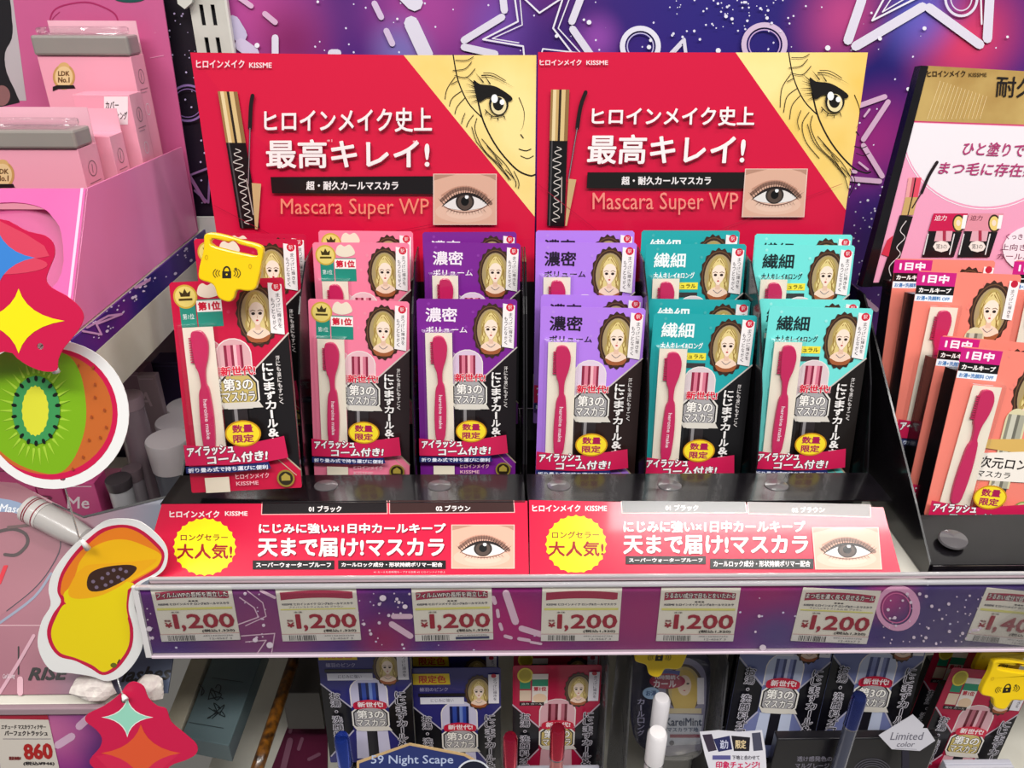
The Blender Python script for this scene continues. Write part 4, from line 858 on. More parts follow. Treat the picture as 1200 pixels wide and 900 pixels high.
s2([(540, 218), (610, 240), (675, 292), (710, 335), (700, 380), (670, 408), (595, 450), (560, 470), (400, 540), (280, 520), (268, 480), (285, 420), (335, 345), (395, 285), (460, 236)], '#F4861E')
s2([(480, 275), (560, 272), (640, 300), (705, 335), (700, 375), (660, 408), (580, 452), (540, 500), (420, 560), (300, 555), (285, 520), (330, 430), (350, 370), (400, 310)], '#FCC010')
s2([(285, 500), (290, 555), (262, 600), (300, 660), (540, 640), (556, 570), (556, 500), (585, 462), (400, 440)], '#F6DC08')
s2([(560, 470), (555, 580), (570, 660), (566, 735), (533, 795), (490, 838), (450, 852), (405, 822), (330, 790), (268, 770), (234, 725), (226, 670), (250, 606), (284, 555), (330, 575), (430, 570), (510, 520)], '#F6DC08')
s2([(330, 430), (360, 400), (400, 380), (560, 370), (640, 360), (690, 360), (640, 400), (575, 440), (520, 480), (430, 520), (330, 530), (300, 500)], '#FBB414')
s2([(382, 470), (392, 425), (430, 400), (500, 385), (575, 382), (602, 398), (570, 435), (510, 470), (450, 495), (400, 497)], '#3E241C')
for x, y in ((410, 455), (425, 480), (450, 440), (475, 420), (500, 405), (530, 400), (520, 435), (490, 455), (465, 470), (555, 410), (540, 445)): a.poly(z2(ell(x, y, 9, 8, 8)), '#7C6A80')
a.poly(z2(ell(500, 822, 14, 11, 12)), '#6A6A18'); a.line(z2([(518, 812), (526, 798)]), 1.5, '#4A4418')
a.build('papaya_print', t)
# lower red sparkle
z3 = lambda P: [(x/4.2875, 690+y/4.2875) for x, y in P]
o3 = smooth_pts(z3([(670, 468), (720, 490), (745, 550), (790, 590), (835, 605), (860, 670), (930, 730), (988, 785), (985, 830), (930, 862), (850, 895), (800, 990), (700, 1010), (600, 960), (480, 905), (450, 862), (500, 800), (512, 750), (480, 705), (430, 665), (440, 630), (520, 590), (600, 530), (635, 485)]), 3)
t, f, a = pend('sparkle_card', -.012, o3, 'crimson sparkle card with mint and orange stars, at the bottom edge', hole=z3([(625, 562)])[0], white=False)
a.poly(z3([(480, 840), (640, 812), (900, 830), (820, 900), (600, 960)]), '#D8204E')
a.poly(z3(star4(640, 645, 130, 100, .15)), '#F2F4EC'); a.poly(z3(star4(640, 645, 118, 90, .15)), '#9CDCC4'); a.poly(z3(star4(708, 825, 200, 145, .17)), '#E4582E'); a.build('sparkle_print', t)
# strings
def P3(x, y, Y): return tuple(onY(x, y, Y))
def string(pts, label):
    c = bpy.data.objects.new('hanging_string', None); C.objects.link(c); c.location = P3(*pts[0]); c['label'] = label; c['category'] = 'string'; c['group'] = 'clear hanging strings'
    W_i = c.matrix_basis.inverted(); q = [W_i@Vector(P3(*p)) for p in pts]
    tube('cord', q, .0006, STR, c, 6); tube('end_clip', [q[-2]+(q[-1]-q[-2])*.3, q[-1]], [.0012, .0022], mat('#F0EEEC', .3), c, 8)
    return c
string([(50, 404, -.0135), (46, 408, -.0145), (56, 416, -.0150), (62, 424, -.0150), (66, 436, -.0145)], 'short clear string joining upper sparkle card to kiwi card')
string([(70, 553, -.0085), (74, 562, -.0095), (84, 600, -.004), (92, 628, .004), (103, 643, .0068)], 'clear string running from kiwi card down to papaya card')
string([(136, 786, .0075), (139, 800, .002), (143, 812, -.006), (147, 820, -.011)], 'short clear string joining papaya card to lower sparkle card')
# ================================================================ LEFT BAY
def gradient(h1, h2, x0, x1, rough=.35, coat=.2):
    m = bpy.data.materials.new('blended_print'); m.use_nodes = True; t = m.node_tree; b = t.nodes['Principled BSDF']
    c = t.nodes.new('ShaderNodeTexCoord'); sx = t.nodes.new('ShaderNodeSeparateXYZ'); mr = t.nodes.new('ShaderNodeMapRange'); mr.inputs['From Min'].default_value = x0; mr.inputs['From Max'].default_value = x1
    mx = t.nodes.new('ShaderNodeMix'); mx.data_type = 'RGBA'; mx.inputs[6].default_value = (*lin(h1), 1); mx.inputs[7].default_value = (*lin(h2), 1)
    t.links.new(c.outputs['Object'], sx.inputs[0]); t.links.new(sx.outputs['X'], mr.inputs['Value']); t.links.new(mr.outputs[0], mx.inputs[0]); t.links.new(mx.outputs[2], b.inputs['Base Color'])
    b.inputs['Roughness'].default_value = rough; b.inputs['Coat Weight'].default_value = coat; return m
def at0(label, cat, name, loc, group=None): return thing(name, Matrix.Translation(loc), label, cat, group)
ls = at0('upper left steel shelf with purple galaxy edging under the pink tray', 'shelf', 'shelf', (-.294, .09, .208)); iv = in_world(ls)
box('deck', (-.90, .090, .168), (-.2955, .350, .2075), grain('#CFC9B6', '#DAD5C6', 25, .4), ls, .001, matrix=iv)
box('side_edge', (-.2950, .086, .150), (-.2935, .350, .1880), grain('#CFC9B6', '#DAD5C6', 25, .4), ls, matrix=iv)
box('galaxy_edging', (-.2954, .082, .1885), (-.2938, .350, .2085), galaxy('printed_edging', scale=9, spots=()), ls, matrix=iv)
sfm = Frame((-.2937, 0, 0)); sfm.M = np.array([[0, 0, 1], [1, 0, 0], [0, 1, 0]], float)
a = Art(lambda P: sfm.px(P), .4)
rr = random.Random(8)
for i in range(40):
    k = rr.random(); x, y = 100+130*k, 397-106*k+rr.uniform(-13, 13); r = rr.choice([.8, 1.1, 1.7]); a.poly(ell(x, y, r*1.3, r, 8, rot=-40), '#E8D8F0')
a.line([(101, 384), (126, 370), (142, 368), (112, 380), (118, 392), (96, 388)], 2.4, '#D8A0D0'); a.line([(158, 337), (174, 328)], 3.5, '#D8A0D0')
a.build('edging_stars', ls, 0, iv@sfm.matrix())
box('front_rail', (-.90, .080, .160), (-.2955, .0855, .2060), mat('#E6E4E0', .3), ls, .001, matrix=iv)
slab('rear_bracket', [tuple(onY(*p, .352)[[0, 2]]) for p in ((230, 254), (252, 254), (256, 282), (234, 282))], -.354, -.3500, mat('#E4E2DC', .4), ls, matrix=iv@Matrix.Rotation(math.pi/2, 4, 'X'))
# pink tray
PKT = gradient('#D8588E', '#E070B0', 0, .25, .3, .3)
tr = at0('glossy pink cardboard tray with a finger cut-out, full of pale pink cartons', 'tray', 'counter_tray', (-.297, .09, .2095)); iv = in_world(tr)
s_pts = [(-.2975, .155, .2944), (-.2975, .338, .2904), (-.2975, .338, .2095), (-.2975, .086, .2095)]
poly3('side_panel', s_pts, grain('#E87CA8', '#EC88BC', 5, .35, coat=.2), tr, .0015, matrix=iv)
TFm = Frame((-.297, .086, .2095), lean=math.degrees(math.atan2(.069, .0849)))
hl = math.hypot(.069, .0849)
hole_ = smooth_pts(TFm.px([(-80, 262), (-40, 243), (15, 237), (48, 243), (62, 255), (72, 274), (72, 320), (40, 345), (-80, 345)]), 3)
hole_ = [p for p in hole_ if p[0] < -.004 and .003 < p[1] < hl-.003]
slab('front_panel', [(-.30, 0), (0, 0), (0, hl), (-.30, hl)], -.0016, 0, grain('#D4509A', '#DC60A4', 5, .5), tr, [hole_], matrix=iv@TFm.matrix())
slab('inner_panel', [(-.30, .008), (-.004, .008), (-.004, hl-.012), (-.30, hl-.012)], -.010, -.009, mat('#C24A84', .4), tr, matrix=iv@TFm.matrix())
slab('corner_fold', [(-.0045, 0), (-.0025, 0), (-.0025, hl), (-.0045, hl)], .0001, .0006, mat('#F4B0D0', .3), tr, matrix=iv@TFm.matrix())
TB = Frame((-.297, .341, .2095), lean=1)
slab('back_board', [(-.42, 0), (-.0005, 0), (.010, .42), (-.42, .42)], -.0015, 0, grain('#C2588A', '#CC6494', 4, .35, coat=.2), tr, matrix=iv@TB.matrix())
a = Art(lambda P: TB.px(P), .4)
a.poly([(-60, -10), (14, -10), (31, 118), (-60, 118)], '#B8B0B4'); a.poly(smooth_pts([(-60, -10), (4, -10), (14, 22), (14, 45), (6, 62), (8, 85), (20, 112), (16, 122), (-60, 120)], 3), '#1C1A1E'); a.poly(ell(2, 112, 10, 12), '#8A6060')
a.line(smooth_pts([(62, 36), (59, 22), (66, 10), (85, 4), (105, 3), (125, 10), (136, 18), (139, 30)], 4, False), 1.8, '#A82860'); a.line(smooth_pts([(64, 40), (61, 24), (70, 14)], 4, False), .8, '#A82860')
a.poly(ell(152, -2, 18, 5), '#1E4E4A'); a.line([(176, 68), (192, 65)], .8, '#E8A0C4')
a.build('board_print', tr, 0, iv@TB.matrix())
PB = '#F0A4B8'
def carton(tr_px, Y, wd, dp, label, top=None, card=None, medal=None, kana=None, patch=None):
    x1, _, zt = onY(*tr_px, Y); zb = .2096; x0 = x1-wd
    t = at0(label, 'cosmetics carton', 'cosmetics_carton', (x0+wd/2, Y+dp/2, zb), 'pale pink cartons in the pink tray'); iv = in_world(t)
    box('carton_body', (x0, Y, zb), (x1, Y+dp, zt), mat(PB, .35, coat=.3), t, .0004, matrix=iv)
    F2 = Frame((x0, Y, zb)); a = Art(lambda P: F2.px(P), .4)
    if medal:
        cx, cy, r = medal; a.poly(ell(cx, cy, r, r*1.15), '#C79A5A'); a.poly(ell(cx, cy-r*.9, r*.5, r*.4), '#D8B070'); a.poly(ell(cx, cy, r*.8, r*.95), '#E6C894'); a.text('LDK', cx-r*.5, cy-r*.5, cx+r*.5, cy-r*.1, '#6A4420', .3); a.text('No.1', cx-r*.5, cy+.05*r, cx+r*.5, cy+r*.5, '#6A4420', .3)
        a.poly([(cx-r, cy+r*.9), (cx-r*.6, cy+r*.75), (cx+r*.9, cy+r*.75), (cx+r*1.05, cy+r*1.05), (cx-r*.5, cy+r*1.1), (cx-r, cy+r*1.3)], '#1A1416')
    if patch: a.poly([(patch[0], patch[1]), (patch[2], patch[1]), (patch[2], patch[3]), (patch[0], patch[3])], '#F8EAEE')
    if kana:
        for st, q, c in kana: a.text(st, *q, c, .2)
    if a.V: a.build('front_print', t, .0001, iv@F2.matrix())
    F3 = Frame((x1, Y, zb)); F3.M = np.array([[0, 0, 1], [1, 0, 0], [0, 1, 0]], float)
    h = zt-zb; a = Art(lambda P: P, .4)
    a.ring(dp/2, h-.017, dp*.22, .006, .0007, '#8A6A70', 20); a.line([(dp/2-.001, h-.020), (dp/2+.0002, h-.014)], .0008, '#8A6A70'); a.rect(dp*.2, h-.0275, dp*.8, h-.0268, '#9A6A78'); a.rect(dp*.2, h-.030, dp*.7, h-.0294, '#B88A98'); a.ring(dp/2, h-.044, dp*.18, .005, .0006, '#E8E0E4', 16)
    a.rect(dp-.0006, .001, dp-.0001, h, '#C87890'); a.build('side_print', t, .0001, iv@F3.matrix())
    if top: box('grey_lid', (x0-.001, Y-.002, zt+.0003), (x1+.001, Y+dp*.8, zt+top), grain('#8C8682', '#969088', 8, .3, coat=.5), t, .002, matrix=iv); box('clear_cover', (x0+.004, Y-.001, zt+top+.0003), (x1-.004, Y+dp*.7, zt+top+.006), clear(gloss=.12), t, .002, matrix=iv)
    if card: box('hang_card', (x0+.002, Y+dp+.0003, zb), (x1-.001, Y+dp+.0009, zt+card), mat('#EFB4C4', .35, coat=.3), t, matrix=iv)
    return t
carton((91, 175), .195, .085, .030, 'front pale pink carton with grey lid, lower left of its tray', top=.014, card=.026, medal=(3, 205, 14))
carton((128, 160), .2355, .056, .024, 'pale pink carton with cream card, right behind the front carton', card=.018)
carton((151, 111), .2680, .046, .024, 'pale pink carton with black kana lettering on a white panel', patch=(122, 113, 150, 146), kana=[('カバー', (124, 119, 139, 127), '#2A1A20'), ('ラスティング', (124, 131, 149, 140), '#2A1A20')])
carton((153, 66), .302, .078, .026, 'tallest pale pink carton with grey lid and gold medal at the tray back', top=.016, card=.026, medal=(75, 90, 13))
# lower shelf of the left bay and its counter board
l2 = at0('lower left shelf with galaxy liner and the 860 yen card', 'shelf', 'shelf', (-.29, .01, -.0575)); iv = in_world(l2)
box('deck', (-.90, .006, -.085), (-.2905, .350, -.0575), WH, l2, .001, matrix=iv)
r2 = Frame((0, -.002, -.128), lean=4)
box('galaxy_liner', (-.80, .004, -.001), (-.290, .066, 0), galaxy('printed_lower_liner', scale=7, spots=[(-.345, .05, .05, '#C86A9C', .9), (-.30, .02, .04, '#40206A', .8)]), l2, matrix=iv@r2.matrix())
box('top_ridge', (-.80, .066, -.002), (-.289, .0725, .003), mat('#A08890', .2, coat=.5), l2, .001, matrix=iv@r2.matrix())
a = Art(lambda P: r2.px(P), .4)
for p, q, ww in (((68, 873), (84, 863), 9), ((93, 851), (105, 840), 9), ((-5, 880), (3, 872), 8), ((120, 842), (135, 838), 6)): a.line([p, q], ww, '#D8B0CC')
a.build('liner_print', l2, 0, iv@r2.matrix())
fq = [(-6, 836), (55, 835), (70, 902), (2, 912)]
q = r2.moved(z=.0004); t = thing('price_tag', q.moved(*q.px([(2, 912)])[0]), '860 yen price card at the bottom left corner', 'price tag', 'price cards in the shelf rail')
o = t.matrix_world.inverted()@q.matrix(); slab('card', q.px(fq), 0, .0003, mat('#D8CFC4', .5), t, matrix=o)
a = Art(lambda P: q.px(P), .5); a.poly([(-6, 836), (55, 835), (57.5, 843), (-5, 842)], '#A82038'); a.text('エチュード マスカラフィクサー', 2, 849, 54, 854, '#2A2226', .2); a.text('パーフェクトラッシュ', 6, 856, 56, 861.5, '#2A2226', .3); a.rect(4, 865, 60, 865.8, '#8A8088')
a.text('税抜価格¥', 11, 886, 25, 890, '#7A1A1A', .2); a.text('860', 0, 0, 0, 0, '#B01818', 1.1, quad=[(28, 872), (60, 871), (62, 888), (30, 889)]); a.text('(税込¥946)', 28, 892, 64, 896.5, '#2A2226', .3); a.build('printed_face', t, .0003, o)
bf = Frame(onY(0, 830, .006), lean=50); 
bo = [(-60, 560), (20, 566), (62, 588), (98, 606), (205, 580), (224, 588), (223, 690), (219, 768), (206, 836), (-60, 836)]
bt = thing('counter_board', bf, 'sloping mauve and slate counter board lettered RISE lashes, behind the papaya card', 'display board'); 
Lb = bf.px(bo); Lb = [(min(x, -.2555-bf.o[0]), max(y, .0095)) for x, y in Lb]
slab('board', Lb, -.0015, 0, gradient('#9C6472', '#566078', Lb[9][0]+.06, Lb[6][0]-.03), bt)
a = Art(lambda P: bf.px(P), .4)
a.poly(smooth_pts([(-60, 567), (10, 571), (45, 580), (66, 600), (72, 632), (62, 660), (42, 688), (10, 715), (-60, 740)], 4), '#A06874'); a.line(smooth_pts([(66, 606), (71, 640), (58, 668), (38, 692), (8, 716)], 4, False), 1.2, '#3A3440'); a.line(smooth_pts([(60, 672), (40, 700), (0, 730)], 4, False), 3, '#8A90A4')
a.poly(smooth_pts([(-60, 582), (0, 584), (30, 592), (45, 606), (40, 612), (20, 602), (0, 600), (-60, 604)], 3), '#8CA0C0'); a.text('MoteMascara', 0, 0, 0, 0, '#EEF2F8', .2, shear=.3, quad=[(-28, 588), (40, 594), (40, 602), (-28, 598)])
a.line(smooth_pts([(-5, 624), (15, 620), (30, 626), (32, 638), (20, 650), (6, 650)], 4, False), 4, '#4A3A3C'); a.line(smooth_pts([(10, 618), (30, 616), (48, 612)], 4, False), 3.5, '#6A5050'); a.text('1', 0, 0, 0, 0, '#D01830', .8, shear=.2, quad=[(0, 664), (9, 663), (6, 684), (-3, 684)])
a.line([(-60, 733), (165, 733)], .8, '#E0B8C0'); a.line([(22, 758), (22, 790)], 1.6, '#1E1A1C'); a.line([(24, 796), (24, 812)], 7, '#D8A8B4'); a.line([(0, 812), (20, 780), (40, 745)], 4, '#C89AA8')
a.text('RISE', 0, 0, 0, 0, '#14100F', .9, shear=.25, quad=[(35, 783), (80, 782), (79, 796), (34, 797)]); a.text('lashes', 0, 0, 0, 0, '#14100F', .7, shear=.25, quad=[(146, 783), (201, 780), (199, 796), (143, 799)])
a.text('Curl & Long', 0, 0, 0, 0, '#D8C0C8', .1, shear=.2, quad=[(4, 790), (18, 789), (18, 796), (4, 797)])
a.line([(98, 606), (205, 580)], 2.6, '#141216'); a.line([(62, 590), (98, 606)], 2, '#2A2228')
a.build('board_print', bt)
# tester tube lying on the board
p0, p1 = bf.px([(44, 600)])[0], bf.px([(108, 634)])[0]
tt = thing('mascara_tube', bf.moved(p0[0], p0[1], .0115), 'white mascara tube with red-striped cap lying on the mauve board', 'mascara tube')
d = np.array([p1[0]-p0[0], p1[1]-p0[1], 0]); Ln = np.linalg.norm(d); Mx = Matrix.Rotation(math.atan2(d[1], d[0])-math.pi/2, 4, 'Z')
lathe('barrel', [(.0108, .0152), (.0106, Ln*.7), (.0085, Ln), (.006, Ln+.002)], mat('#C4C0BC', .3, coat=.4), tt, Mx); lathe('cap', [(.0110, -.001), (.0112, .0), (.0112, .015)], mat('#D8D4D0', .3, coat=.4), tt, Mx)
for y in (.0025, .0045, .0115): lathe('red_stripe', [(.01126, y), (.01126, y+.0011)], mat('#8A1C34', .3), tt, Mx)
# crumpled white ornaments
def rock(px, Y, r, lab):
    p = bf.px([px])[0]; t = thing('paper_ornament', bf.moved(p[0], p[1], r*.70), lab, 'ornament', 'crumpled white ornaments on the mauve board'); bm = bmesh.new(); bmesh.ops.create_icosphere(bm, subdivisions=3, radius=1)
    rr = random.Random(px[0]); dirs = [Vector((rr.gauss(0, 1), rr.gauss(0, 1), rr.gauss(0, 1))).normalized() for _ in range(16)]; hs = [rr.uniform(.62, .95) for _ in dirs]
    for v in bm.verts:
        n = v.co.normalized(); k = min([h/max(n.dot(dd), .001) for dd, h in zip(dirs, hs) if n.dot(dd) > .25] or [1]); n = n*min(k, 1.15); v.co = Vector((n.x*r*1.35, n.y*r*.8, n.z*r*.62))
    link('crumpled_paper', bm_mesh('crumpled_paper', bm, grain('#C8BCB8', '#DCD4CC', 200, .6, bump=.6)), t)
rock((112, 806), 0, .0145, 'crumpled white ornament below the papaya card, left one'); rock((178, 807), 0, .0112, 'crumpled white ornament right beside the lower sparkle card')
# bottles and jars at the back of the left bay
def jar(cx, ytop, Y, r, caph, label, cap='#CFC8CA', body='#5E6068', kind='jar', shape=None, flatt=1.):
    p = onY(cx, ytop, Y); zb = -.0573; h = p[2]-zb
    t = at0(label, 'cosmetics '+kind, 'cosmetics_'+kind, (p[0], Y, zb)); U = Matrix.Rotation(math.pi/2, 4, 'X')
    lathe('body', shape(h-caph) if shape else [(r*.8, 0), (r*.86, .001), (r*.92, h-caph-.001), (r*.92, h-caph)], mat(body, .25, coat=.3), t, U, flat=flatt)
    lathe('cap', [(r*.96, h-caph+.0003), (r*1.02, h-.002), (r*.98, h-.0004), (r*.2, h)], mat(cap, .35), t, U, flat=flatt); return t
jar(196, 513, .178, .0185, .030, 'white-capped grey jar beside the crimson pack, nearest of three')
jar(206, 492, .225, .0185, .030, 'white-capped jar, the middle one of three')
jar(217, 474, .270, .0180, .030, 'white-capped jar, farthest back of three')
jar(138, 560, .150, .0105, .010, 'small bottle with silver collar under the kiwi card edge', cap='#3A3438', body='#B0B0B4', kind='bottle')
jar(154, 548, .175, .0085, .012, 'small dark-topped bottle beside the silver-collared one', cap='#6A5A60', body='#8A8288', kind='bottle')
jar(149, 463, .202, .0125, .012, 'slender mauve tube bottle standing behind the kiwi card', cap='#A89098', body='#8E7C84', kind='tube', shape=lambda h: [(.0135, 0), (.0130, h*.7), (.0115, h)])
def small_box(name, q, Y, dp, col, label, text=None, tc='#F0D8E0', zb=-.0573):
    x0, _, zt = onY(q[0], q[1], Y); x1 = onY(q[2], q[1], Y)[0]; t = at0(label, 'cosmetics box', name, ((x0+x1)/2, Y+dp/2, zb)); iv = in_world(t)
    box('carton_body', (x0, Y, zb), (x1, Y+dp, zt), mat(col, .4, coat=.2), t, .0006, matrix=iv)
    F2 = Frame((x0, Y, zb)); a = Art(lambda P: F2.px(P), .4); a.line([(q[0]+3, q[1]+4), (q[2]-3, q[1]+4)], .8, tc)
    if text: a.text(text, *text_q(q), tc, .3)
    a.build('front_print', t, .0001, iv@F2.matrix()); return t
def text_q(q): return (q[0]+(q[2]-q[0])*.15, q[1]+(q[3]-q[1])*.3, q[0]+(q[2]-q[0])*.85, q[1]+(q[3]-q[1])*.55)
small_box('cosmetics_box', (160, 440, 182, 505), .252, .008, '#8E7A80', 'tall mauve-grey box between tube bottle and jars', 'A', '#B8A0A8')
small_box('cosmetics_box', (176, 425, 222, 520), .305, .025, '#3A3052', 'dark indigo box standing behind the white-capped jars', None, '#5A5078')
small_box('cosmetics_box', (140, 436, 165, 520), .275, .025, '#7A5868', 'dusty rose box at the back behind the tube bottle', None, '#9A7888')
small_box('cosmetics_box', (-30, 548, 33, 600), .150, .020, '#C0407C', 'magenta box at the left edge under the kiwi card', 'glam', '#6A1840')
small_box('cosmetics_box', (41, 568, 71, 610), .150, .020, '#B83A74', 'narrow magenta box under the middle of the kiwi card', 'R', '#6A1840')
small_box('cosmetics_box', (74, 566, 110, 620), .150, .020, '#C84A84', 'magenta box with white label under the kiwi card, right of the narrow one', 'Me', '#F0E0E8')
small_box('cosmetics_box', (112, 560, 134, 620), .176, .016, '#9A5A70', 'dusky pink box behind the silver-collared bottle', None, '#C898A8')
bk = box('wall_back_left_shade', (-.95, .3525, -.05), (-.2955, .3560, .1499), grain('#4A2238', '#5C2C48', 8, .5)); bk['kind'] = 'structure'  # dark maroon carries the shade on the left bay's back board
# ================================================================ LOWER SHELF
l3 = at0('lower shelf under the mascara displays, dim in the shade of the one above', 'shelf', 'shelf', (.1, .02, -.26)); iv = in_world(l3)
box('deck', (-.2895, -.03, -.285), (.75, .350, -.26), WH, l3, .001, matrix=iv)
dk = box('wall_back_lower_shade', (-.236, .3525, -.2595), (.75, .3560, .0195), grain('#1C1620', '#2A2230', 6, .6)); dk['kind'] = 'structure'  # near-black colour paints the shadow at the back of the lower bay
def plate(name, pts, Z, th, m, lab, cat, group=None, par=None):
    P = [onZ(x, y, Z) for x, y in pts]; c = np.mean(P, 0)
    t = at0(lab, cat, name, (c[0], c[1], Z-th), group); slab('body', [(p[0]-c[0], p[1]-c[1]) for p in P], 0, th, m, t, bev=.0008); return t
# steps that carry the goods
st = at0('black stepped display tray standing on the lower shelf', 'display tray', 'stepped_tray', (.1, .1, -.2598)); iv = in_world(st)
def step(x0, x1, y0, y1, z1, m=BLK, nm='step'): box(nm, (x0, y0, -.2595), (x1, y1, z1), m, st, .0006, matrix=iv)
G4 = 'mascara packs on the lower shelf'
LP_ = []
def low(kind, tl, Y, lean, roll, label, yaw=0):
    t = pack(kind, tl, Y, lean, roll, label, G4, yaw); o = t.matrix_world.translation; LP_.append((o.x, o.y, o.z, KINDS[kind]['W'])); return t
low('navy', (370, 753), .0500, 4, 0, 'navy mascara pack above the blue sign, leftmost of the lower shelf')
low('navy', (482, 783), .0560, 4, 0, 'navy mascara pack with yellow limited-colour flash')
low('navy', (482, 762), .0760, 4, 0, 'navy mascara pack behind the flashed one, only its top showing')
low('wine', (601, 780), .0560, 4, 0, 'wine red mascara pack between the two red tester tubes')
low('wine', (602, 762), .0780, 4, 0, 'wine red mascara pack behind, its dark top edge below the rail')
low('silver_blue', (877, 716), .056, 10, -4, 'black and silver-blue mascara pack beside the dark carton')
low('silver_blue', (989, 714), .056, 10, -4, 'black and silver-blue mascara pack behind the blue tester tube')
low('wine', (1116, 782), .0560, 6, -7, 'wine red mascara pack at the bottom right corner, yellow tag on it')
low('wine', (1100, 752), .0800, 6, -6, 'wine red mascara pack behind the bottom right one')
for x, y, z_, W in LP_: step(x-W*.38, x+W*.38, y, y+.009, z_-.0062)
# clear-fronted card pack with portrait
kf = Frame(onY(787, 884, .052), 5); kp = thing('mascara_pack', kf, 'navy mascara pack with rounded clear cover over a portrait card', 'mascara pack', G4)
ko2 = smooth_pts(kf.px([(742, 768), (790, 764), (828, 768), (832, 800), (826, 850), (822, 876), (806, 886), (776, 886), (756, 878), (742, 860), (738, 810)]), 3)
slab('carton', ko2, -.012, 0, mat('#1C1C34', .3, coat=.3), kp)
a = Art(lambda P: kf.px(P), .35, coat=.2)
a.poly(smooth_pts([(770, 880), (772, 800), (778, 780), (800, 770), (822, 780), (828, 805), (822, 870), (815, 880)], 3), '#8A86A0'); a.poly([(774, 836), (824, 838), (820, 872), (776, 874)], '#C8CCD8')
a.poly(ell(802, 806, 22, 28), '#4A3A30'); a.poly(ell(802, 806, 19, 25), '#C8B070'); a.poly(smooth_pts([(790, 830), (788, 800), (796, 786), (808, 786), (816, 800), (814, 830)], 3), '#D8B85C'); a.poly(ell(802, 803, 8, 12), '#F0D8C4'); a.poly(ell(799, 801, 1.8, 1.1, 8), '#2A1E1C'); a.poly(ell(806, 801, 1.8, 1.1, 8), '#2A1E1C'); a.poly(ell(802, 809, 1.4, .7, 8), '#C0303C'); a.rect(782, 830, 822, 836, '#D8C8A0'); a.rect(817, 794, 825, 825, '#E8E4EA')
a.poly([(760, 784), (797, 786), (796, 792), (760, 791)], '#3C4AA0'); a.poly(ell(782, 798, 21, 9), '#B0204C'); a.text('10時間続く', 768, 791, 796, 796, '#F8E8EE', .2); a.text('カール', 766, 797, 792, 805, '#F8E8EE', .4)
a.poly(ell(763, 812, 10, 7), '#A8C8E8'); a.text('お湯', 757, 809, 769, 815, '#28508A', .2); a.vtext('カールロング', 747, 818, 755, 862, '#B8B4D0', .2)
a.text('KareiMint', 780, 841, 822, 850, '#2A3A5A', .3); a.text('マスカラ下地', 782, 852, 818, 857, '#4A5A7A', .2); a.rect(785, 860, 820, 864, '#8A2848'); a.poly(ell(787, 870, 3, 3), '#4A4A5A')
a.build('printed_face', kp)
slab('clear_cover', ko2*np.array([.96, .97]), .004, .0052, clear(gloss=0., rough=.1), kp)
o = kp.matrix_world.translation; step(o.x-.02, o.x+.02, o.y+.001, o.y+.009, o.z-.0045)
# dark carton beside the silver-blue packs
cfm = Frame(onY(866, 858, .050), 8, 0, -3); t = thing('mascara_carton', cfm, 'black carton with faint white lettering left of the silver-blue packs', 'mascara carton')
cw = .0165; slab('carton_body', [(-cw, 0), (cw, 0), (cw, .125), (-cw, .125)], -.012, 0, mat('#121016', .25, coat=.3), t)
a = Art(lambda P: P, .4); a.line([(-.003, .04), (-.001, .075)], .0007, '#C8C8D0'); a.line([(.001, .038), (.003, .072)], .0007, '#C8C8D0'); a.line([(-cw, .004), (cw, .020)], .0015, '#A8A8B4'); a.build('carton_print', t)
o = t.matrix_world.translation; step(o.x-.010, o.x+.010, o.y, o.y+.009, o.z-.0035)
# acrylic dividers
for i, (x, lab) in enumerate(((708, 'clear acrylic divider right of the wine red pack'), (735, 'clear acrylic divider left of the rounded navy pack'), (843, 'clear acrylic divider right of the rounded navy pack'))):
    p = onY(x, 765, .062); t = at0(lab, 'divider', 'acrylic_divider', (p[0], .09, -.2598), 'acrylic dividers'); iv = in_world(t)
    poly3('sheet', [(p[0], .020, -.2595), (p[0], .100, -.2595), (p[0], .100, p[2]+.02), (p[0], .040, p[2]+.01), (p[0]-.001, .020, -.16)], clear('smoked_acrylic', '#C8C8D0', .06, .1, .06), t, .0015, matrix=iv)
# tester tubes standing in front
TUBES = [((400, 862), .020, .0062, '#2848B8', '#1C2C70', 'metallic blue tester tube left of the blue sign'), ((598, 862), .018, .0060, '#C82048', '#B86868', 'metallic red tester tube left of the wine red pack'), ((654, 852), .019, .0062, '#D02848', '#C87878', 'metallic red tester tube in front of the wine red pack'),
         ((776, 817), .030, .0070, '#E4E0E4', '#D8D4D8', 'upright white tester tube with slanted tip before the rounded pack'), ((771, 857), .004, .0078, '#EAE6E8', '#E0DCDE', 'nearest white tester tube at the bottom edge'), ((1008, 814), .005, .0056, '#2E3C86', '#54586C', 'metallic blue tester tube standing before the silver-blue packs')]
for (px, Y, r, c1, c2, lab) in TUBES:
    p = onY(px[0], px[1], Y); h = p[2]+.2597; t = at0(lab, 'tester tube', 'tester_tube', (p[0], Y, -.2597), 'tester tubes on the lower shelf'); U = Matrix.Rotation(math.pi/2, 4, 'X')
    met = c1 not in ('#E4E0E4', '#EAE6E8')
    lathe('cap', [(r, h-.034), (r, h-.003), (r*.8, h-.0005), (r*.3, h)], mat(c1, .18, .8 if met else 0, coat=.5), t, U); lathe('barrel', [(r*.9, 0), (r*.95, .002), (r*.95, h-.0345)], mat(c2, .25, .4 if met else 0, coat=.3), t, U); lathe('collar', [(r*1.02, h-.0350), (r*1.02, h-.0335)], mat('#8A8890', .2, .8), t, U)
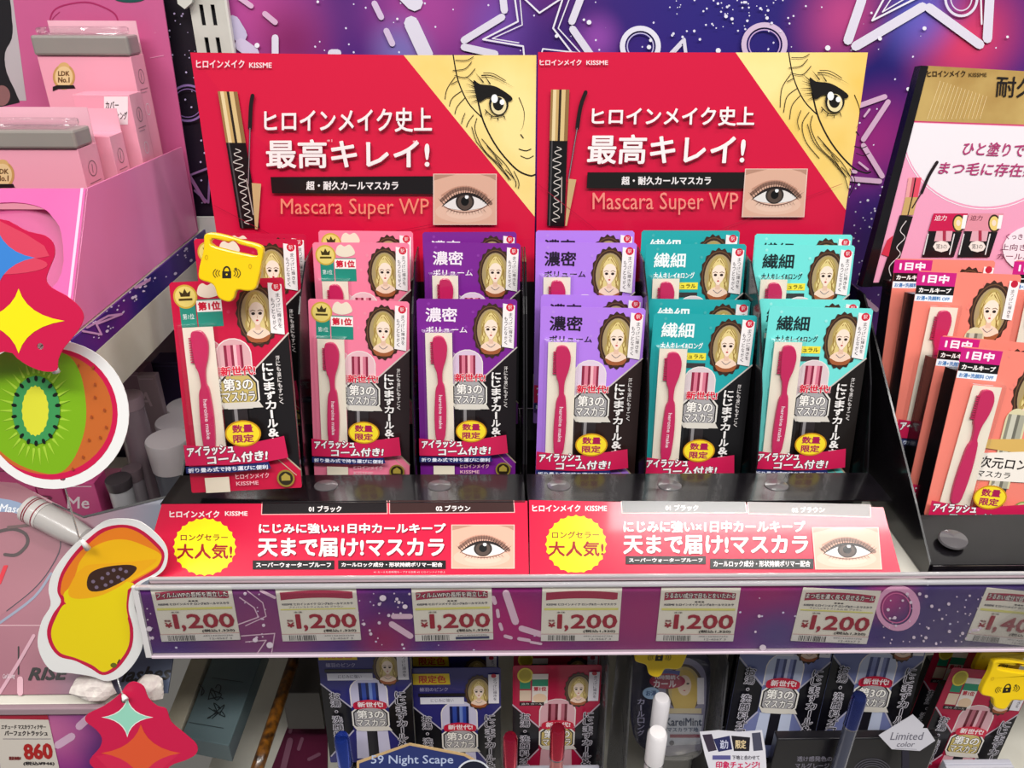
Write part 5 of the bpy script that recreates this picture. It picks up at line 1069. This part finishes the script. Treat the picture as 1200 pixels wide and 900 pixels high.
# blue sign
sf = Frame(onY(483, 915, .012), 12); sg = thing('shelf_sign', sf, 'navy shelf sign with gold rim reading 59 Night Scape', 'sign')
so = sf.px([(418, 893), (480, 871.5), (545, 884), (572, 900), (572, 925), (418, 925)]); slab('plate', so, -.0012, 0, mat('#C8A878', .3), sg)
a = Art(lambda P: sf.px(P), .35); a.poly([(421, 894.5), (480, 873.5), (544, 886), (570, 901), (570, 925), (421, 925)], '#28346E'); a.text('59 Night Scape', 435, 885, 531, 897.5, '#B8C4E0', .15)
a.ring(555, 910, 21, 20, 2, '#D8DCE4'); a.poly(ell(555, 910, 19, 18), '#14182C'); a.build('sign_print', sg)
slab('stand_foot', sf.px([(425, 924), (565, 924), (565, 1010), (425, 1010)]), -.003, -.0013, BLK, sg)
# pop card
cf = Frame(onY(862, 912, .004), 15); cc = thing('promotion_card', cf, 'white pop card with small product photos and pink lettering', 'card')
co = [(820, 858), (842, 856), (866, 858), (893, 856), (897, 878), (899, 912), (834, 912), (826, 885)]
slab('card', cf.px(co), -.0006, 0, mat('#DCDAE2', .5), cc); a = Art(lambda P: cf.px(P), .4)
a.poly([(823, 861), (834, 860), (840, 879), (830, 881)], '#3A3040'); a.poly([(836, 866), (855, 862), (858, 878), (842, 881)], '#2A2C5A'); a.poly([(857, 862), (879, 864), (878, 880), (860, 880)], '#1E1A22'); a.poly([(881, 859), (891, 858), (894, 879), (883, 880)], '#4A4A5C'); a.text('迫力', 844, 867, 853, 877, '#D8DCF0', .2); a.text('限定', 862, 867, 874, 877, '#E8D0A0', .2)
a.text('下地と合わせて', 858, 885, 890, 890, '#3A3444', .1); a.poly([(835, 885), (856, 885), (856, 890), (835, 890)], '#5A5890'); a.text('印象チェンジ!', 839, 892, 890, 900, '#D02860', .3); a.build('card_print', cc)
slab('stand_foot', cf.px([(850, 911), (880, 911), (880, 990), (850, 990)]), -.0025, -.0008, mat('#C8C8D0', .4), cc)
# black tester block with faint text
tb = at0('black tester block with pale kana, in front of the silver-blue packs', 'tester block', 'tester_block', (onY(975, 880, .03)[0], .03, -.2598)); iv = in_world(tb)
xb0, xb1 = onY(846, 868, .014)[0], onY(1100, 868, .014)[0]; zt = onY(960, 866, .014)[2]
box('block', (xb0+.045, .014, -.2595), (xb1, .0225, zt), mat('#0F0D14', .3, coat=.3), tb, .001, matrix=iv)
tbf = Frame((0, .014, 0)); a = Art(lambda P: tbf.px(P), .4); a.text('透け感発色の', 934, 886, 975, 892, '#8A8694', .15); a.text('マルグレージュ', 932, 894, 978, 900, '#8A8694', .15)
for k in range(4): a.line(ell(1022, 905, 22-k*3, 16-k*2.5, 16, 180, 340), 1, '#5A5864')
a.build('block_print', tb, .0001, iv@tbf.matrix())
lf = Frame(onY(1064, 885, .004), 12); lc = thing('shaped_card', lf, 'pale grey six-sided card reading Limited color', 'card')
slab('card', lf.px([(1030, 862), (1070, 837.5), (1083, 850), (1081, 854), (1087, 854), (1096, 868), (1078, 880), (1045, 878)]), -.0006, 0, mat('#C4C2CA', .5), lc); a = Art(lambda P: lf.px(P), .4)
a.text('Limited', 1043, 858, 1083, 867, '#6A6874', .05, shear=.3); a.text('color', 1051, 869, 1072, 875, '#6A6874', .05, shear=.3); a.line([(1049, 877), (1074, 878)], .5, '#8A8894'); a.build('card_print', lc)
slab('stem', lf.px([(1058, 879), (1066, 879), (1066, 960), (1058, 960)]), -.0025, -.0008, mat('#2A2834', .3), lc)
# white ledges under the wine packs
for x0, x1, y, lab in ((606, 702, 896, 'white tray edge under the wine red pack'), (1104, 1182, 889, 'white tray edge under the bottom right pack')):
    A0, A1 = onY(x0, y, .036), onY(x1, y, .036); t = at0(lab, 'tray', 'white_tray', ((A0[0]+A1[0])/2, .036, -.2598)); iv = in_world(t)
    box('tray_body', (A0[0], .0305, -.2595), (A1[0], .0355, A0[2]), mat('#B8B8C4', .4), t, .001, matrix=iv); box('tray_lip', (A0[0], .0275, A0[2]-.004), (A1[0], .0303, A0[2]-.001), mat('#C4C4CE', .4), t, matrix=iv)
# yellow tags of the lower goods
def tag_copy(px, Y, roll, label, lean=10):
    c = copy_tree(tag); f = Frame(onY(px[0], px[1], Y), lean, 0, roll); c.matrix_world = f.matrix(); c['label'] = label
tag_copy((1185, 788), .008, 4, 'yellow security tag on the bottom right wine red pack'); tag_copy((1172, 764), .0705, 4, 'yellow security tag under the rail at lower right, second one behind'); tag_copy((779, 752), .040, 0, 'yellow security tag above the rounded navy pack, mostly behind the rail')
# left end of the lower shelf
plate('gift_box', [(254, 758), (312, 756), (268, 874), (212, 863)], -.150, .020, grain('#4E6066', '#5A6C70', 10, .35, coat=.2), 'grey-green cosmetics box with black floral print, lying lengthways', 'box')
gz = -.150; gf = Frame((0, 0, gz+.0002)); gf.M = np.eye(3); gbx = [o for o in bpy.data.objects if o.name == 'gift_box'][0]
a = Art(lambda P: gf.px(P), .4)
rr = random.Random(2)
for k in range(9): cx, cy = rr.uniform(238, 256), rr.uniform(808, 838); a.line(smooth_pts([(cx+rr.uniform(-12, 12), cy+rr.uniform(-8, 8)) for _ in range(4)], 4, False), 1.1, '#161C20')
a.line([(222, 847), (262, 854)], .8, '#2A3438'); a.line([(249, 795), (285, 800)], .7, '#2A3438'); a.build('floral_print', gbx, 0, in_world(gbx)@gf.matrix())
plate('shelf_bracket', [(229, 758), (249, 758), (208, 866), (192, 850)], -.148, .012, grain('#9C9684', '#A8A292', 30, .5), 'beige steel shelf arm beside the grey-green box', 'bracket')
plate('liner_sheet', [(352, 812), (384, 812), (384, 905), (316, 905)], -.2585, .0008, grain('#4E1430', '#64203E', 12, .4), 'maroon galaxy liner sheet lying on the lower shelf', 'sheet')
lsh = [o for o in bpy.data.objects if o.name == 'liner_sheet'][0]; lfz = Frame((0, 0, -.2576)); lfz.M = np.eye(3); a = Art(lambda P: lfz.px(P), .4)
for p, q in (((352, 850), (356, 840)), ((350, 878), (354, 866)), ((362, 890), (374, 884)), ((340, 868), (332, 900)), ((362, 832), (370, 834)), ((340, 858), (342, 850))): a.line([p, q], 4 if p != (340, 868) else 7, '#8A5A70')
a.build('dash_print', lsh, 0, in_world(lsh)@lfz.matrix())
A0, A1 = onZ(346, 768, -.150), onZ(300, 905, -.150)
t = at0('mottled amber stick running lengthways on the lower shelf', 'stick', 'amber_stick', tuple(A1)); tube('rod', [(0, 0, 0)]+[tuple((A0-A1)*k) for k in (.2, .4, .6, .8, 1.)], .0055, grain('#7A4A10', '#2A1808', 160, .3, coat=.4), t, 12)
plate('cardboard_box', [(338, 768), (378, 768), (374, 812), (330, 812)], -.175, .05, mat('#4A4644', .6), 'grey-brown cardboard box in the shade behind the navy pack', 'box')
box('support_block', (0, 0, 0), (.001, .001, .001), BLK) if False else None
